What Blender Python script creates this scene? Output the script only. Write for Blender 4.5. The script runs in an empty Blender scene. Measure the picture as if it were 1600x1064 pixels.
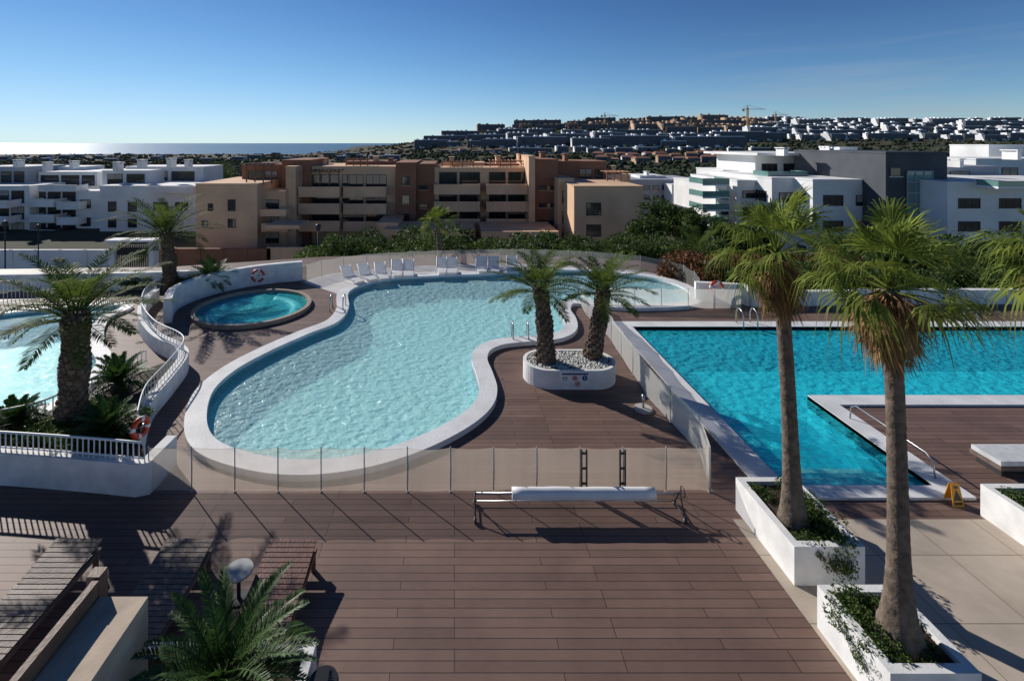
import bpy, math, random
import numpy as np
from mathutils import Vector, Matrix
from mathutils.geometry import tessellate_polygon
random.seed(11); np.random.seed(11)
R=random.uniform
F=772.0; H=7.0
def G(px,py,z=0.0):
    Y=F*(H-z)/(py-224.0); return ((px-710)/F*Y, Y)
def RX(px,D): return (px-710)/F*D
def RZ(py,D): return H-(py-224)/F*D
C=bpy.context.scene.collection
# ------------------------------------------------------------ mesh helper
class MB:
    def __init__(s): s.v=[];s.f=[];s.m=[];s.s=[]
    def add(s,vs,fs,m=0,sm=False):
        o=len(s.v); s.v.extend([tuple(v) for v in vs])
        for f in fs: s.f.append([i+o for i in f]); s.m.append(m); s.s.append(sm)
    def box(s,x0,x1,y0,y1,z0,z1,m=0):
        vs=[(x,y,z) for z in (z0,z1) for x,y in ((x0,y0),(x1,y0),(x1,y1),(x0,y1))]
        s.add(vs,[(3,2,1,0),(4,5,6,7),(0,1,5,4),(1,2,6,5),(2,3,7,6),(3,0,4,7)],m)
    def tube(s,pts,rad,n=8,m=0,cap=True,sm=True):
        pts=[Vector(p) for p in pts]
        if not hasattr(rad,'__len__'): rad=[rad]*len(pts)
        vs=[]; up=None
        for i,p in enumerate(pts):
            t=(pts[min(i+1,len(pts)-1)]-pts[max(i-1,0)]).normalized()
            if up is None: up=Vector((1,0,0)) if abs(t.x)<0.9 else Vector((0,1,0))
            a=t.cross(up).normalized(); b=t.cross(a).normalized()
            for k in range(n):
                an=2*math.pi*k/n; vs.append(p+(a*math.cos(an)+b*math.sin(an))*rad[i])
        fs=[]
        for i in range(len(pts)-1):
            for k in range(n):
                k2=(k+1)%n; fs.append((i*n+k,i*n+k2,(i+1)*n+k2,(i+1)*n+k))
        s.add(vs,fs,m,sm)
        if cap:
            o=len(s.v)-len(vs)
            s.f.append([o+k for k in range(n)][::-1]); s.m.append(m); s.s.append(False)
            s.f.append([o+(len(pts)-1)*n+k for k in range(n)]); s.m.append(m); s.s.append(False)
    def poly(s,poly,z,m=0,holes=()):
        loops=[[Vector((x,y,0)) for x,y in l] for l in [poly]+list(holes)]
        tr=tessellate_polygon(loops); flat=[p for l in loops for p in l]
        fs=[]
        for t in tr:
            a,b,c=[flat[i] for i in t]
            if (b-a).cross(c-a).z<0: t=(t[0],t[2],t[1])
            fs.append(tuple(t))
        s.add([(p.x,p.y,z) for p in flat],fs,m)
    def wallstrip(s,poly,z0,z1,m=0,closed=True,sm=False):
        n=len(poly); vs=[(x,y,z0) for x,y in poly]+[(x,y,z1) for x,y in poly]
        s.add(vs,[(i,(i+1)%n,n+(i+1)%n,n+i) for i in range(n if closed else n-1)],m,sm)
    def prism(s,poly,z0,z1,m=0,tm=None):
        s.wallstrip(poly,z0,z1,m); s.poly(poly,z1,m if tm is None else tm)
    def obj(s,name,mats,parent=None,origin=None,**kw):
        if parent is not None: o=Vector(parent['_o'])
        elif origin is not None: o=Vector(origin)
        else:
            a=np.array(s.v); o=Vector(((a[:,0].min()+a[:,0].max())/2,(a[:,1].min()+a[:,1].max())/2,a[:,2].min()))
        me=bpy.data.meshes.new(name)
        a=np.array(s.v,dtype=float)-np.array(o)
        me.from_pydata(a.tolist(),[],s.f)
        if not isinstance(mats,(list,tuple)): mats=[mats]
        for x in mats: me.materials.append(x)
        me.polygons.foreach_set('material_index',s.m); me.polygons.foreach_set('use_smooth',s.s)
        me.update()
        ob=bpy.data.objects.new(name,me); C.objects.link(ob)
        if parent is not None: ob.parent=parent; ob['_o']=parent['_o']
        else: ob.location=o; ob['_o']=tuple(o)
        for k,v in kw.items(): ob[k]=v
        return ob
def thing(name,label,cat,loc,group=None):
    e=bpy.data.objects.new(name,None); e.empty_display_size=.3; e.location=loc; C.objects.link(e)
    e['label']=label; e['category']=cat; e['_o']=tuple(loc)
    if group: e['group']=group
    return e
def dup(root,loc,rz=0,sc=1,label=None):
    n=root.copy(); C.objects.link(n); n.location=loc; n.rotation_euler=(0,0,rz); n.scale=(sc,)*3 if not hasattr(sc,'__len__') else sc
    if label: n['label']=label
    for ch in list(root.children):
        c=ch.copy(); C.objects.link(c); c.parent=n
    return n
def smooth(pts,closed=True,k=6):
    out=[]; n=len(pts)
    for i in range(n if closed else n-1):
        if closed: p=[pts[(i+j-1)%n] for j in range(4)]
        else: p=[pts[min(max(i+j-1,0),n-1)] for j in range(4)]
        for q in range(k):
            t=q/k
            out.append(tuple(.5*((2*p[1][c])+(-p[0][c]+p[2][c])*t+(2*p[0][c]-5*p[1][c]+4*p[2][c]-p[3][c])*t*t+(-p[0][c]+3*p[1][c]-3*p[2][c]+p[3][c])*t**3) for c in (0,1)))
    if not closed: out.append(tuple(pts[-1]))
    return out
def area(p): return sum(p[i][0]*p[(i+1)%len(p)][1]-p[(i+1)%len(p)][0]*p[i][1] for i in range(len(p)))/2
def offset(p,d,closed=True):
    n=len(p); out=[]
    for i in range(n):
        a=Vector(p[(i-1)%n] if closed else p[max(i-1,0)]); b=Vector(p[(i+1)%n] if closed else p[min(i+1,n-1)])
        t=(b-a).normalized(); out.append((p[i][0]+t.y*d,p[i][1]-t.x*d))
    return out
def resample(p,step,closed=False):
    q=list(p)+([p[0]] if closed else []); out=[q[0]]; acc=0
    L=sum((Vector(q[i+1])-Vector(q[i])).length for i in range(len(q)-1)); n=max(1,round(L/step)); st=L/n
    for i in range(len(q)-1):
        a=Vector(q[i]);b=Vector(q[i+1]);l=(b-a).length; pos=0
        while acc+l-pos>=st-1e-6:
            pos+=st-acc; acc=0; out.append(tuple(a+(b-a)*(pos/l)))
        acc+=l-pos
    return out
# ------------------------------------------------------------ materials
def nt(name):
    m=bpy.data.materials.new(name); m.use_nodes=True; t=m.node_tree; b=t.nodes['Principled BSDF']; return m,t,b
def mk(name,c1,c2=None,scale=3,rough=.7,bump=0,bs=20,metal=0,transl=0,island=0,spec=.4,detail=4,stain=None,orand=0):
    m,t,b=nt(name); N=t.nodes.new; L=t.links.new
    b.inputs['Roughness'].default_value=rough; b.inputs['Metallic'].default_value=metal
    b.inputs['Specular IOR Level'].default_value=spec
    tc=N('ShaderNodeTexCoord')
    c2=c2 or tuple(x*.8 for x in c1)
    no=N('ShaderNodeTexNoise'); no.inputs['Scale'].default_value=scale; no.inputs['Detail'].default_value=detail; L(tc.outputs['Object'],no.inputs['Vector'])
    mr=N('ShaderNodeMapRange'); mr.inputs[1].default_value=.32; mr.inputs[2].default_value=.68; L(no.outputs[0],mr.inputs[0])
    mx=N('ShaderNodeMix'); mx.data_type='RGBA'; mx.inputs[6].default_value=(*c1,1); mx.inputs[7].default_value=(*c2,1)
    L(mr.outputs[0],mx.inputs[0]); col=mx.outputs[2]
    if stain:
        n2=N('ShaderNodeTexNoise'); n2.inputs['Scale'].default_value=stain; n2.inputs['Detail'].default_value=6; L(tc.outputs['Object'],n2.inputs['Vector'])
        m2=N('ShaderNodeMapRange'); m2.inputs[1].default_value=.35; m2.inputs[2].default_value=.7; m2.inputs[3].default_value=1; m2.inputs[4].default_value=.8; L(n2.outputs[0],m2.inputs[0])
        h2=N('ShaderNodeHueSaturation'); L(col,h2.inputs['Color']); L(m2.outputs[0],h2.inputs['Value']); col=h2.outputs[0]
    for amt,node,out in ((island,'ShaderNodeNewGeometry','Random Per Island'),(orand,'ShaderNodeObjectInfo','Random')):
        if amt:
            g=N(node); hs=N('ShaderNodeHueSaturation'); m3=N('ShaderNodeMapRange')
            m3.inputs[3].default_value=1-amt; m3.inputs[4].default_value=1+amt*(node!='ShaderNodeObjectInfo'); L(g.outputs[out],m3.inputs[0]); L(m3.outputs[0],hs.inputs['Value']); L(col,hs.inputs['Color']); col=hs.outputs[0]
    L(col,b.inputs['Base Color'])
    if bump:
        n3=N('ShaderNodeTexNoise'); n3.inputs['Scale'].default_value=bs; n3.inputs['Detail'].default_value=5; L(tc.outputs['Object'],n3.inputs['Vector'])
        bp=N('ShaderNodeBump'); bp.inputs['Strength'].default_value=bump; bp.inputs['Distance'].default_value=.03; L(n3.outputs[0],bp.inputs['Height']); L(bp.outputs[0],b.inputs['Normal'])
    if transl:
        tr=N('ShaderNodeBsdfTranslucent'); ms=N('ShaderNodeMixShader'); ms.inputs[0].default_value=transl
        L(col,tr.inputs[0]); L(b.outputs[0],ms.inputs[1]); L(tr.outputs[0],ms.inputs[2]); L(ms.outputs[0],t.nodes['Material Output'].inputs[0])
    return m
def bricks(name,c1,c2,mort,w,h,ms,rough=.6,offset=.37,bump=.4,grain=True,stain=.8):
    m,t,b=nt(name); N=t.nodes.new; L=t.links.new
    tc=N('ShaderNodeTexCoord')
    br=N('ShaderNodeTexBrick'); br.offset=offset; br.offset_frequency=3
    br.inputs['Color1'].default_value=(*c1,1); br.inputs['Color2'].default_value=(*c2,1); br.inputs['Mortar'].default_value=(*mort,1)
    br.inputs['Scale'].default_value=1; br.inputs['Mortar Size'].default_value=ms; br.inputs['Brick Width'].default_value=w; br.inputs['Row Height'].default_value=h; br.inputs['Mortar Smooth'].default_value=.1
    L(tc.outputs['Object'],br.inputs[0])
    no=N('ShaderNodeTexNoise'); no.inputs['Scale'].default_value=stain; no.inputs['Detail'].default_value=8; no.inputs['Roughness'].default_value=.65; L(tc.outputs['Object'],no.inputs[0])
    mr=N('ShaderNodeMapRange'); mr.inputs[1].default_value=.3; mr.inputs[2].default_value=.7; mr.inputs[3].default_value=.8; mr.inputs[4].default_value=1.15; L(no.outputs[0],mr.inputs[0])
    hs=N('ShaderNodeHueSaturation'); L(br.outputs[0],hs.inputs['Color']); L(mr.outputs[0],hs.inputs['Value']); 
    m2=N('ShaderNodeMapping'); m2.inputs['Scale'].default_value=(3,60,3); L(tc.outputs['Object'],m2.inputs[0])
    gr=N('ShaderNodeTexNoise'); gr.inputs['Scale'].default_value=1.5; gr.inputs['Detail'].default_value=3; L(m2.outputs[0] if grain else tc.outputs['Object'],gr.inputs[0])
    mg=N('ShaderNodeMapRange'); mg.inputs[3].default_value=.82; mg.inputs[4].default_value=1.18; L(gr.outputs[0],mg.inputs[0])
    h3=N('ShaderNodeHueSaturation'); L(hs.outputs[0],h3.inputs['Color']); L(mg.outputs[0],h3.inputs['Value']); L(h3.outputs[0],b.inputs['Base Color'])
    b.inputs['Roughness'].default_value=rough; b.inputs['Specular IOR Level'].default_value=.25
    bp=N('ShaderNodeBump'); bp.inputs['Strength'].default_value=bump; bp.inputs['Distance'].default_value=.008; bp.invert=True; L(br.outputs['Fac'],bp.inputs['Height']); L(bp.outputs[0],b.inputs['Normal'])
    return m
def water(name,col,tint,mixf,scale,bstr,refl=.6):
    m=bpy.data.materials.new(name); m.use_nodes=True; t=m.node_tree; t.nodes.clear(); N=t.nodes.new; L=t.links.new
    out=N('ShaderNodeOutputMaterial'); tc=N('ShaderNodeTexCoord'); mp=N('ShaderNodeMapping'); mp.inputs['Scale'].default_value=(1,1.25,1); L(tc.outputs['Object'],mp.inputs[0])
    wn=N('ShaderNodeTexNoise'); wn.inputs['Scale'].default_value=scale*.5; L(mp.outputs[0],wn.inputs[0])
    av=N('ShaderNodeMix'); av.data_type='RGBA'; av.inputs[0].default_value=.16; L(mp.outputs[0],av.inputs[6]); L(wn.outputs['Color'],av.inputs[7])
    vo=N('ShaderNodeTexVoronoi'); vo.feature='SMOOTH_F1'; vo.inputs['Scale'].default_value=scale; L(av.outputs[2],vo.inputs['Vector'])
    n2=N('ShaderNodeTexNoise'); n2.inputs['Scale'].default_value=scale*1.9; n2.inputs['Detail'].default_value=3; L(mp.outputs[0],n2.inputs[0])
    ad=N('ShaderNodeMath'); ad.operation='MULTIPLY_ADD'; ad.inputs[1].default_value=.6; L(n2.outputs[0],ad.inputs[0]); L(vo.outputs['Distance'],ad.inputs[2])
    bp=N('ShaderNodeBump'); bp.inputs['Strength'].default_value=bstr; bp.inputs['Distance'].default_value=.085; L(ad.outputs[0],bp.inputs['Height'])
    df=N('ShaderNodeBsdfDiffuse'); df.inputs[0].default_value=(*col,1); L(bp.outputs[0],df.inputs['Normal'])
    tr=N('ShaderNodeBsdfTransparent'); tr.inputs[0].default_value=(*tint,1)
    m1=N('ShaderNodeMixShader'); m1.inputs[0].default_value=mixf; L(tr.outputs[0],m1.inputs[1]); L(df.outputs[0],m1.inputs[2])
    gl=N('ShaderNodeBsdfGlossy'); gl.inputs['Roughness'].default_value=.08; L(bp.outputs[0],gl.inputs['Normal'])
    fr=N('ShaderNodeFresnel'); fr.inputs[0].default_value=1.3; L(bp.outputs[0],fr.inputs['Normal'])
    mm=N('ShaderNodeMath'); mm.operation='MULTIPLY'; mm.inputs[1].default_value=refl; L(fr.outputs[0],mm.inputs[0])
    m2=N('ShaderNodeMixShader'); L(mm.outputs[0],m2.inputs[0]); L(m1.outputs[0],m2.inputs[1]); L(gl.outputs[0],m2.inputs[2]); L(m2.outputs[0],out.inputs[0])
    return m
def netmat(name,col,alpha):
    m,t,b=nt(name); N=t.nodes.new; L=t.links.new
    df=N('ShaderNodeBsdfDiffuse'); df.inputs[0].default_value=(*col,1); tl=N('ShaderNodeBsdfTranslucent'); tl.inputs[0].default_value=(*col,1)
    a=N('ShaderNodeMixShader'); a.inputs[0].default_value=.5; L(df.outputs[0],a.inputs[1]); L(tl.outputs[0],a.inputs[2])
    tr=N('ShaderNodeBsdfTransparent'); x=N('ShaderNodeMixShader'); x.inputs[0].default_value=alpha; L(tr.outputs[0],x.inputs[1]); L(a.outputs[0],x.inputs[2]); L(x.outputs[0],t.nodes['Material Output'].inputs[0])
    return m
M_deck=bricks('deck_boards',(.205,.130,.103),(.150,.094,.075),(.038,.025,.021),2.3,.152,.006)
M_pave=bricks('beige_paving',(.50,.42,.34),(.44,.37,.30),(.22,.18,.14),1.2,1.2,.008,offset=0,bump=.2,grain=False,rough=.8)
M_white=mk('white_render',(.86,.85,.82),(.80,.79,.77),1.3,.8,.15,40,stain=3)
M_cop=mk('speckled_stone_coping',(.86,.85,.84),(.66,.66,.67),38,.6,.2,60,detail=2,stain=1.5)
M_terr=mk('pale_stone_terrace',(.62,.60,.58),(.52,.50,.49),2,.7,.1,20)
M_floorC=mk('light_blue_pool_lining',(.66,1,1),(.58,.97,.98),3,.5)
M_floorR=mk('turquoise_pool_lining',(.05,.82,.96),(.035,.76,.92),3,.5)
M_floorJ=mk('spa_lining',(.10,.80,.88),(.08,.74,.84),3,.5)
M_wallC=mk('pool_wall_tiles',(.14,.66,.75),(.10,.58,.70),6,.4)
M_waterC=water('pale_pool_water',(.66,1,1),(.88,1,1),.40,5.4,1.0,.5)
M_waterL=water('side_pool_water',(.58,.97,.98),(.84,1,1),.38,5.4,.9,.3)
M_waterR=water('turquoise_pool_water',(.04,.80,.95),(.72,1,1),.38,5.0,.9,.5)
M_waterJ=water('spa_water',(.08,.80,.88),(.7,1,1),.36,6,.7,.5)
M_net=netmat('beige_net',(.74,.64,.52),.38); M_netW=netmat('pale_sheer_net',(.88,.84,.76),.62); M_netD=netmat('grey_far_net',(.5,.5,.46),.38)
M_metal=mk('steel',(.5,.5,.5),(.4,.4,.4),5,.3,metal=.9); M_dark=mk('dark_metal',(.04,.04,.045),(.03,.03,.03),5,.45)
M_postg=mk('grey_post',(.48,.46,.43),None,5,.5)
M_whp=mk('white_paint',(.8,.8,.79),(.74,.74,.74),4,.45)
M_leafD=mk('date_palm_leaf',(.13,.18,.035),(.065,.105,.022),2,.7,transl=.4,island=.35,spec=.12)
M_leafF=mk('fan_palm_leaf',(.27,.32,.055),(.13,.18,.033),2,.65,transl=.42,island=.4,spec=.15)
M_dead=mk('dead_palm_leaf',(.36,.215,.10),(.20,.115,.06),3,.8,transl=.25,island=.4,spec=.1)
M_cyc=mk('cycad_leaf',(.065,.13,.025),(.032,.075,.018),2,.5,transl=.25,island=.3,spec=.25)
M_trunk=mk('palm_bark',(.19,.135,.095),(.085,.06,.045),7,.9,1,14,stain=2,island=.25)
M_trunkF=mk('fan_palm_bark',(.21,.155,.115),(.09,.068,.052),9,.9,.9,12,stain=3)
M_shrub=mk('shrub_leaf',(.09,.14,.03),(.035,.065,.018),1.2,.6,transl=.3,island=.5,spec=.2)
M_shrubR=mk('reddish_hedge_leaf',(.19,.07,.03),(.06,.06,.02),1.0,.6,transl=.25,island=.5,spec=.2)
M_wood=mk('grey_wood',(.22,.16,.128),(.14,.10,.08),6,.6,.3,30,stain=2); M_woodR=mk('reddish_wood',(.20,.085,.06),(.13,.055,.042),6,.55,.3,30,stain=2); M_woodB=mk('brown_cladding',(.19,.115,.08),(.13,.078,.055),5,.6,.3,25)
M_tan=mk('tan_render',(.82,.54,.34),(.74,.48,.30),.6,.85,.1,8,stain=.25)
M_brn=mk('red_brown_render',(.34,.16,.095),(.29,.135,.08),.6,.85,.1,8,stain=.25)
M_wb=mk('white_facade',(.86,.86,.85),(.80,.80,.79),.5,.8,stain=.3); M_gry=mk('dark_grey_facade',(.075,.085,.10),(.06,.068,.08),.6,.7,stain=.3)
M_lgry=mk('light_grey_facade',(.4,.42,.45),(.34,.36,.4),.5,.8)
M_glass=mk('window_glass',(.02,.025,.03),(.035,.04,.045),.8,.08,spec=.8); M_fr=mk('window_frame',(.06,.055,.05),None,5,.5)
M_blind=mk('window_blind',(.42,.36,.3),(.36,.3,.25),3,.7)
M_bglass=mk('green_balcony_glass',(.16,.3,.28),(.12,.24,.23),1,.08,spec=.8)
M_soil=mk('soil',(.07,.05,.035),(.035,.028,.02),4,.95,.8,12); M_peb=mk('white_pebbles',(.76,.75,.72),(.5,.5,.48),14,.7,island=.2)
M_red=mk('red_plastic',(.62,.07,.03),(.5,.05,.02),5,.4); M_yel=mk('yellow_plastic',(.62,.30,.02),None,5,.4); M_blue=mk('blue_sign',(.02,.05,.22),None,5,.5)
M_asph=mk('asphalt',(.055,.055,.057),(.04,.04,.042),2,.9); M_pink=mk('paving_kerb',(.4,.38,.35),None,3,.9)
# ------------------------------------------------------------ terrain, sea
def sst(t): t=min(1,max(0,t)); return t*t*(3-2*t)
BY=[-200,90,160,300,600,1200,1800,2150,2400,9000]; BZ=[-8,-8,-10,-14,-21,-30,-36,-40,-52,-60]
HP=[470,560,640,700,760,850,950,1100,1200,1600,2200]; HZ=[-33,-18,6,27,44,56,66,70,76,72,60]
def terr(X,Y):
    b=float(np.interp(Y,BY,BZ))
    if Y<=250: return b
    px=710+F*X/Y
    h=float(np.interp(px,HP,HZ))+33
    s=.65*sst((Y-330)/1170)+.35*min(1,max(0,(Y-330)/1170))
    w=math.sin(X*.013+2)*math.cos(Y*.011+X*.004)*5+math.sin(X*.031)*math.sin(Y*.027)*2
    return b+h*s+w*s*(1 if h>3 else .2)
ys=[-60,-20,0,30,60,90]+list(np.geomspace(110,9000,110)); nu=150
mb=MB(); vs=[]
for y in ys:
    wdt=max(260,1.9*y)
    for i in range(nu):
        x=-wdt+2*wdt*i/(nu-1); vs.append((x,y,terr(x,y)))
mb.add(vs,[(j*nu+i,j*nu+i+1,(j+1)*nu+i+1,(j+1)*nu+i) for j in range(len(ys)-1) for i in range(nu-1)],0,True)
M_ter=mk('scrub_hillside',(.05,.062,.04),(.14,.115,.085),.02,.95,detail=9,spec=.1)
mb.obj('terrain',M_ter,origin=(0,0,0),kind='structure')
m,t,b=nt('sea_water'); b.inputs['Base Color'].default_value=(.012,.06,.11,1); b.inputs['Roughness'].default_value=.32
n=t.nodes.new('ShaderNodeTexNoise'); n.inputs['Scale'].default_value=.02; n.inputs['Detail'].default_value=6; tc=t.nodes.new('ShaderNodeTexCoord'); t.links.new(tc.outputs['Object'],n.inputs[0])
bp=t.nodes.new('ShaderNodeBump'); bp.inputs['Strength'].default_value=.5; bp.inputs['Distance'].default_value=6; t.links.new(n.outputs[0],bp.inputs['Height']); t.links.new(bp.outputs[0],b.inputs['Normal'])
mb=MB(); mb.add([(-120000,1500,-42),(120000,1500,-42),(120000,150000,-42),(-120000,150000,-42)],[(0,1,2,3)]); mb.obj('sea',m,origin=(0,0,-42),kind='structure')
# ------------------------------------------------------------ pools
PC=[(548,458),(600,441),(680,435),(760,432),(830,427),(900,426),(960,430),(1020,438),(1058,449),(1078,463),(1068,476),(1010,480),(955,479),(912,474),(882,474),(872,486),(880,502),(880,517),(862,527),(820,531),(775,536),(746,548),(737,566),(744,590),(749,615),(738,640),(700,668),(630,700),(545,722),(455,727),(375,712),(333,690),(323,655),(335,615),(372,582),(425,553),(480,528),(528,508),(545,485)]
PL=[(188,482),(155,500),(140,522),(140,548),(150,572),(128,600),(95,625),(50,645),(-60,655),(-300,640),(-330,560),(-300,515),(-60,500),(0,495),(100,484)]
polyC=smooth([G(*p) for p in PC]); polyL=smooth([G(*p) for p in PL])
jc=(-8.5,20.9); polyJ=[(jc[0]+2.2*math.cos(a*math.pi/32),jc[1]+2.2*math.sin(a*math.pi/32)) for a in range(64)]
xl,xi,y0,yi,yf=6.76,9.75,10.05,13.65,18.75
polyR=[(xl,y0),(xi,y0),(xi,yi),(34,yi),(34,yf),(xl,yf)]
def ccw(p): return p if area(p)>0 else p[::-1]
polyC,polyL,polyJ,polyR=map(ccw,(polyC,polyL,polyJ,polyR))
def pool(nm,p,depth,fm,wm,wat,wl):
    mb=MB(); mb.poly(p,-depth,0); mb.wallstrip(p,-depth,.03,1,sm=len(p)>10)
    mb.obj('pool_basin_'+nm,[fm,wm],origin=(0,0,0),kind='structure')
    mb=MB(); mb.poly(p,wl,0); mb.obj('pool_water_'+nm,wat,origin=(0,0,0),kind='structure')
pool('lagoon',polyC,.7,M_floorC,M_wallC,M_waterC,-.1)
pool('side',polyL,.8,M_floorC,M_wallC,M_waterL,-.05)
pool('swimming',polyR,1.0,M_floorR,M_floorR,M_waterR,-.06)
pool('spa',polyJ,.7,M_floorJ,M_wallC,M_waterJ,.04)
mb=MB()
for i in range(4): mb.box(xl+.002,xi-.002,y0+.002+i*.45,y0+.45+i*.45,-.99,-.2-.2*i,0)
mb.obj('pool_entry_steps',M_floorC,origin=(0,0,0),kind='structure')
mb=MB(); mb.tube([(jc[0]+1.75*math.cos(a*math.pi/20),jc[1]+1.75*math.sin(a*math.pi/20),-.3) for a in range(41)],.3,6); mb.obj('spa_bench',M_floorC,origin=(0,0,0),kind='structure')
def coping(nm,p,w,h,mat,outer=None):
    o=outer or offset(p,w); n=len(p); mb=MB(); q=p
    vs=[(x,y,h) for x,y in q]+[(x,y,h) for x,y in o]+[(x,y,0) for x,y in o]+[(x,y,-.3) for x,y in q]
    fs=[]
    for i in range(n):
        k=(i+1)%n; fs+= [(i,n+i,n+k,k),(n+i,2*n+i,2*n+k,n+k),(3*n+i,i,k,3*n+k)]
    mb.add(vs,fs,0); mb.obj(nm,mat,origin=(0,0,0),kind='structure')
coping('lagoon_coping',polyC,.5,.14,M_cop); coping('side_pool_coping',polyL,.45,.12,M_cop)
rimm=mk('brown_rim',(.42,.32,.23),(.3,.22,.16),8,.5)
coping('spa_rim',polyJ,.16,.16,rimm)
coping('swimming_pool_coping',polyR,.55,.05,M_cop,outer=ccw([(xl-.6,y0-.35),(xi+.5,y0-.35),(xi+.5,yi-.5),(34.6,yi-.5),(34.6,yf+.55),(xl-.6,yf+.55)]))
# deck
outer=[(-34,-6),(40,-6),(40,23.5),(25,24.5),(14,25.5),(11,29.5),(2,31.5),(-8,30.5),(-16,28),(-34,27)]
mb=MB(); mb.poly(outer,0,0,holes=[polyC,polyL,polyJ,polyR]); mb.obj('pool_deck',M_deck,origin=(0,0,0),kind='structure')
mb=MB(); mb.wallstrip(outer,-9,0,0); mb.obj('retaining_structure',M_white,origin=(0,0,0),kind='structure')
backf=smooth([G(*p) for p in [(472,441),(520,428),(600,419),(700,414),(800,412),(900,415),(1000,424),(1062,438),(1090,458),(1092,478)]],closed=False)
inn=smooth([G(*p) for p in [(535,462),(590,442),(680,434.5),(760,431),(830,426),(900,425),(965,429),(1025,437),(1064,448),(1088,470)]],closed=False)
mb=MB(); mb.poly(backf+[G(1100,478),G(1085,478)]+inn[::-1],.005); mb.obj('pale_terrace',M_terr,origin=(0,0,0),kind='structure')
mb=MB(); mb.poly([(5.18,-5.9),(39,-5.9),(39,9.2),(5.18,9.2)],.006); mb.obj('paved_terrace',M_pave,origin=(0,0,0),kind='structure')
mb=MB(); mb.box(-120,60,44,52,-8.05,-7.95,0); mb.box(-120,60,52,55,-8.05,-7.82,1); mb.box(-120,60,41,44,-8.05,-7.82,1); mb.box(-120,60,47.9,48.1,-7.95,-7.944,2); mb.obj('street',[M_asph,M_pink,M_whp],origin=(0,0,-8),kind='structure')
# ------------------------------------------------------------ walls, planters
def wallpath(nm,label,path,w,z0,z1,mat=None,closed=False):
    a=offset(path,w/2,closed); b_=offset(path,-w/2,closed); n=len(path); mb=MB()
    vs=[(x,y,z0) for x,y in a]+[(x,y,z1) for x,y in a]+[(x,y,z1) for x,y in b_]+[(x,y,z0) for x,y in b_]
    fs=[]
    for i in range(n if closed else n-1):
        k=(i+1)%n; fs+=[(i,k,n+k,n+i),(n+i,n+k,2*n+k,2*n+i),(2*n+i,2*n+k,3*n+k,3*n+i)]
    if not closed: fs+=[(0,n,2*n,3*n),(n-1,4*n-1,3*n-1,2*n-1)]
    mb.add(vs,fs); return mb.obj(nm,mat or M_white,label=label,category='wall')
wp=smooth([G(*p,.5) for p in [(244,452),(226,468),(222,492),(242,520),(280,540),(286,556),(262,588),(228,628),(214,675)]],closed=False)
wallpath('curved_wall','low curving white wall topped with railing between the pools',wp,.28,0,.5)
fw=smooth([G(*p,.62) for p in [(-160,700),(-40,703),(60,709),(150,716),(226,723)]],closed=False)
wallpath('planter_wall','white rendered wall of the palm bed beside the deck',fw+[(G(226,723,.62)[0]+.03,G(226,723,.62)[1]+.9)],.22,0,.64)
bed=[G(*p,.45) for p in [(278,560),(262,588),(228,628),(214,675)]]+[(G(226,723,.45)[0]-.05,G(226,723,.45)[1]+.15)]+[G(*p,.45) for p in [(150,714),(0,708),(-160,698),(-160,682),(0,676),(70,660),(150,618),(225,578)]]
mb=MB(); mb.prism(ccw(bed),0,.46,1,0); mb.obj('planting_bed',[M_soil,M_white],kind='structure')
bw=smooth([G(*p,.0) for p in [(262,505),(275,482),(330,460),(400,445),(472,437)]],closed=False)
wallpath('parapet_wall','white parapet wall with a lifebuoy behind the round spa pool',bw,.3,0,.95)
wallpath('parapet_wall','long white parapet wall at the terrace edge near the palm',[G(-150,450),G(0,455),G(200,452),G(340,447)],.25,0,.8)
wallpath('parapet_wall','short white wall carrying a lifebuoy beside the netting',[G(1086,470),G(1160,474),G(1172,478)],.25,0,.85)
wallpath('parapet_wall','low white wall in front of the reddish hedge by the swimming pool',[G(1172,478),G(1300,476),G(1450,474),G(1800,474)],.28,0,.62)
def planter(label,x0,x1,y0,y1,h,name='planter_box'):
    r=thing(name,label,'planter',((x0+x1)/2,(y0+y1)/2,0))
    mb=MB(); t=.12
    for a in ((x0,x1,y0,y0+t),(x0,x1,y1-t,y1),(x0,x0+t,y0+t,y1-t),(x1-t,x1,y0+t,y1-t)): mb.box(*a,0,h)
    mb.obj('planter_wall',M_white,r); mb=MB(); mb.box(x0+t,x1-t,y0+t,y1-t,.02,h-.08); mb.obj('soil',M_soil,r); return r
planter('white rendered planter around the fan palm trunk by the pool',5.38,6.5,7.82,9.45,.62)
planter('white rendered planter holding a tall fan palm on beige paving',5.25,6.35,5.95,7.15,.62)
planter('white rendered planter with low shrubs on the beige paving',9.9,11.6,7.3,9.3,.6)
planter('white planter with a large cycad beside the wooden loungers',-4.05,-1.8,5.2,6.45,.5)
ic=(3.42,14.78); io=[(ic[0]+.62*(1 if abs(math.atan2(math.sin(a),math.cos(a)))<math.pi/2 else -1)+.74*math.cos(a),ic[1]+.74*math.sin(a)) for a in [(-math.pi/2+.001)+i*(2*math.pi)/40 for i in range(40)]]
isl=thing('planter_box','white oval planter with white pebbles and two date palms','planter',(ic[0],ic[1],0))
io=ccw(io); mb=MB(); ii=offset(io,-.1); n=len(io)
mb.wallstrip(io,0,.54,0,sm=False); mb.wallstrip(ii,.3,.54,0)
mb.add([(x,y,.54) for x,y in io]+[(x,y,.54) for x,y in ii],[(i,(i+1)%n,n+(i+1)%n,n+i) for i in range(n)],0); mb.obj('planter_wall',M_white,isl)
mb=MB(); mb.poly(ii,.46); mb.obj('soil',M_soil,isl)
mb=MB()
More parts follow.
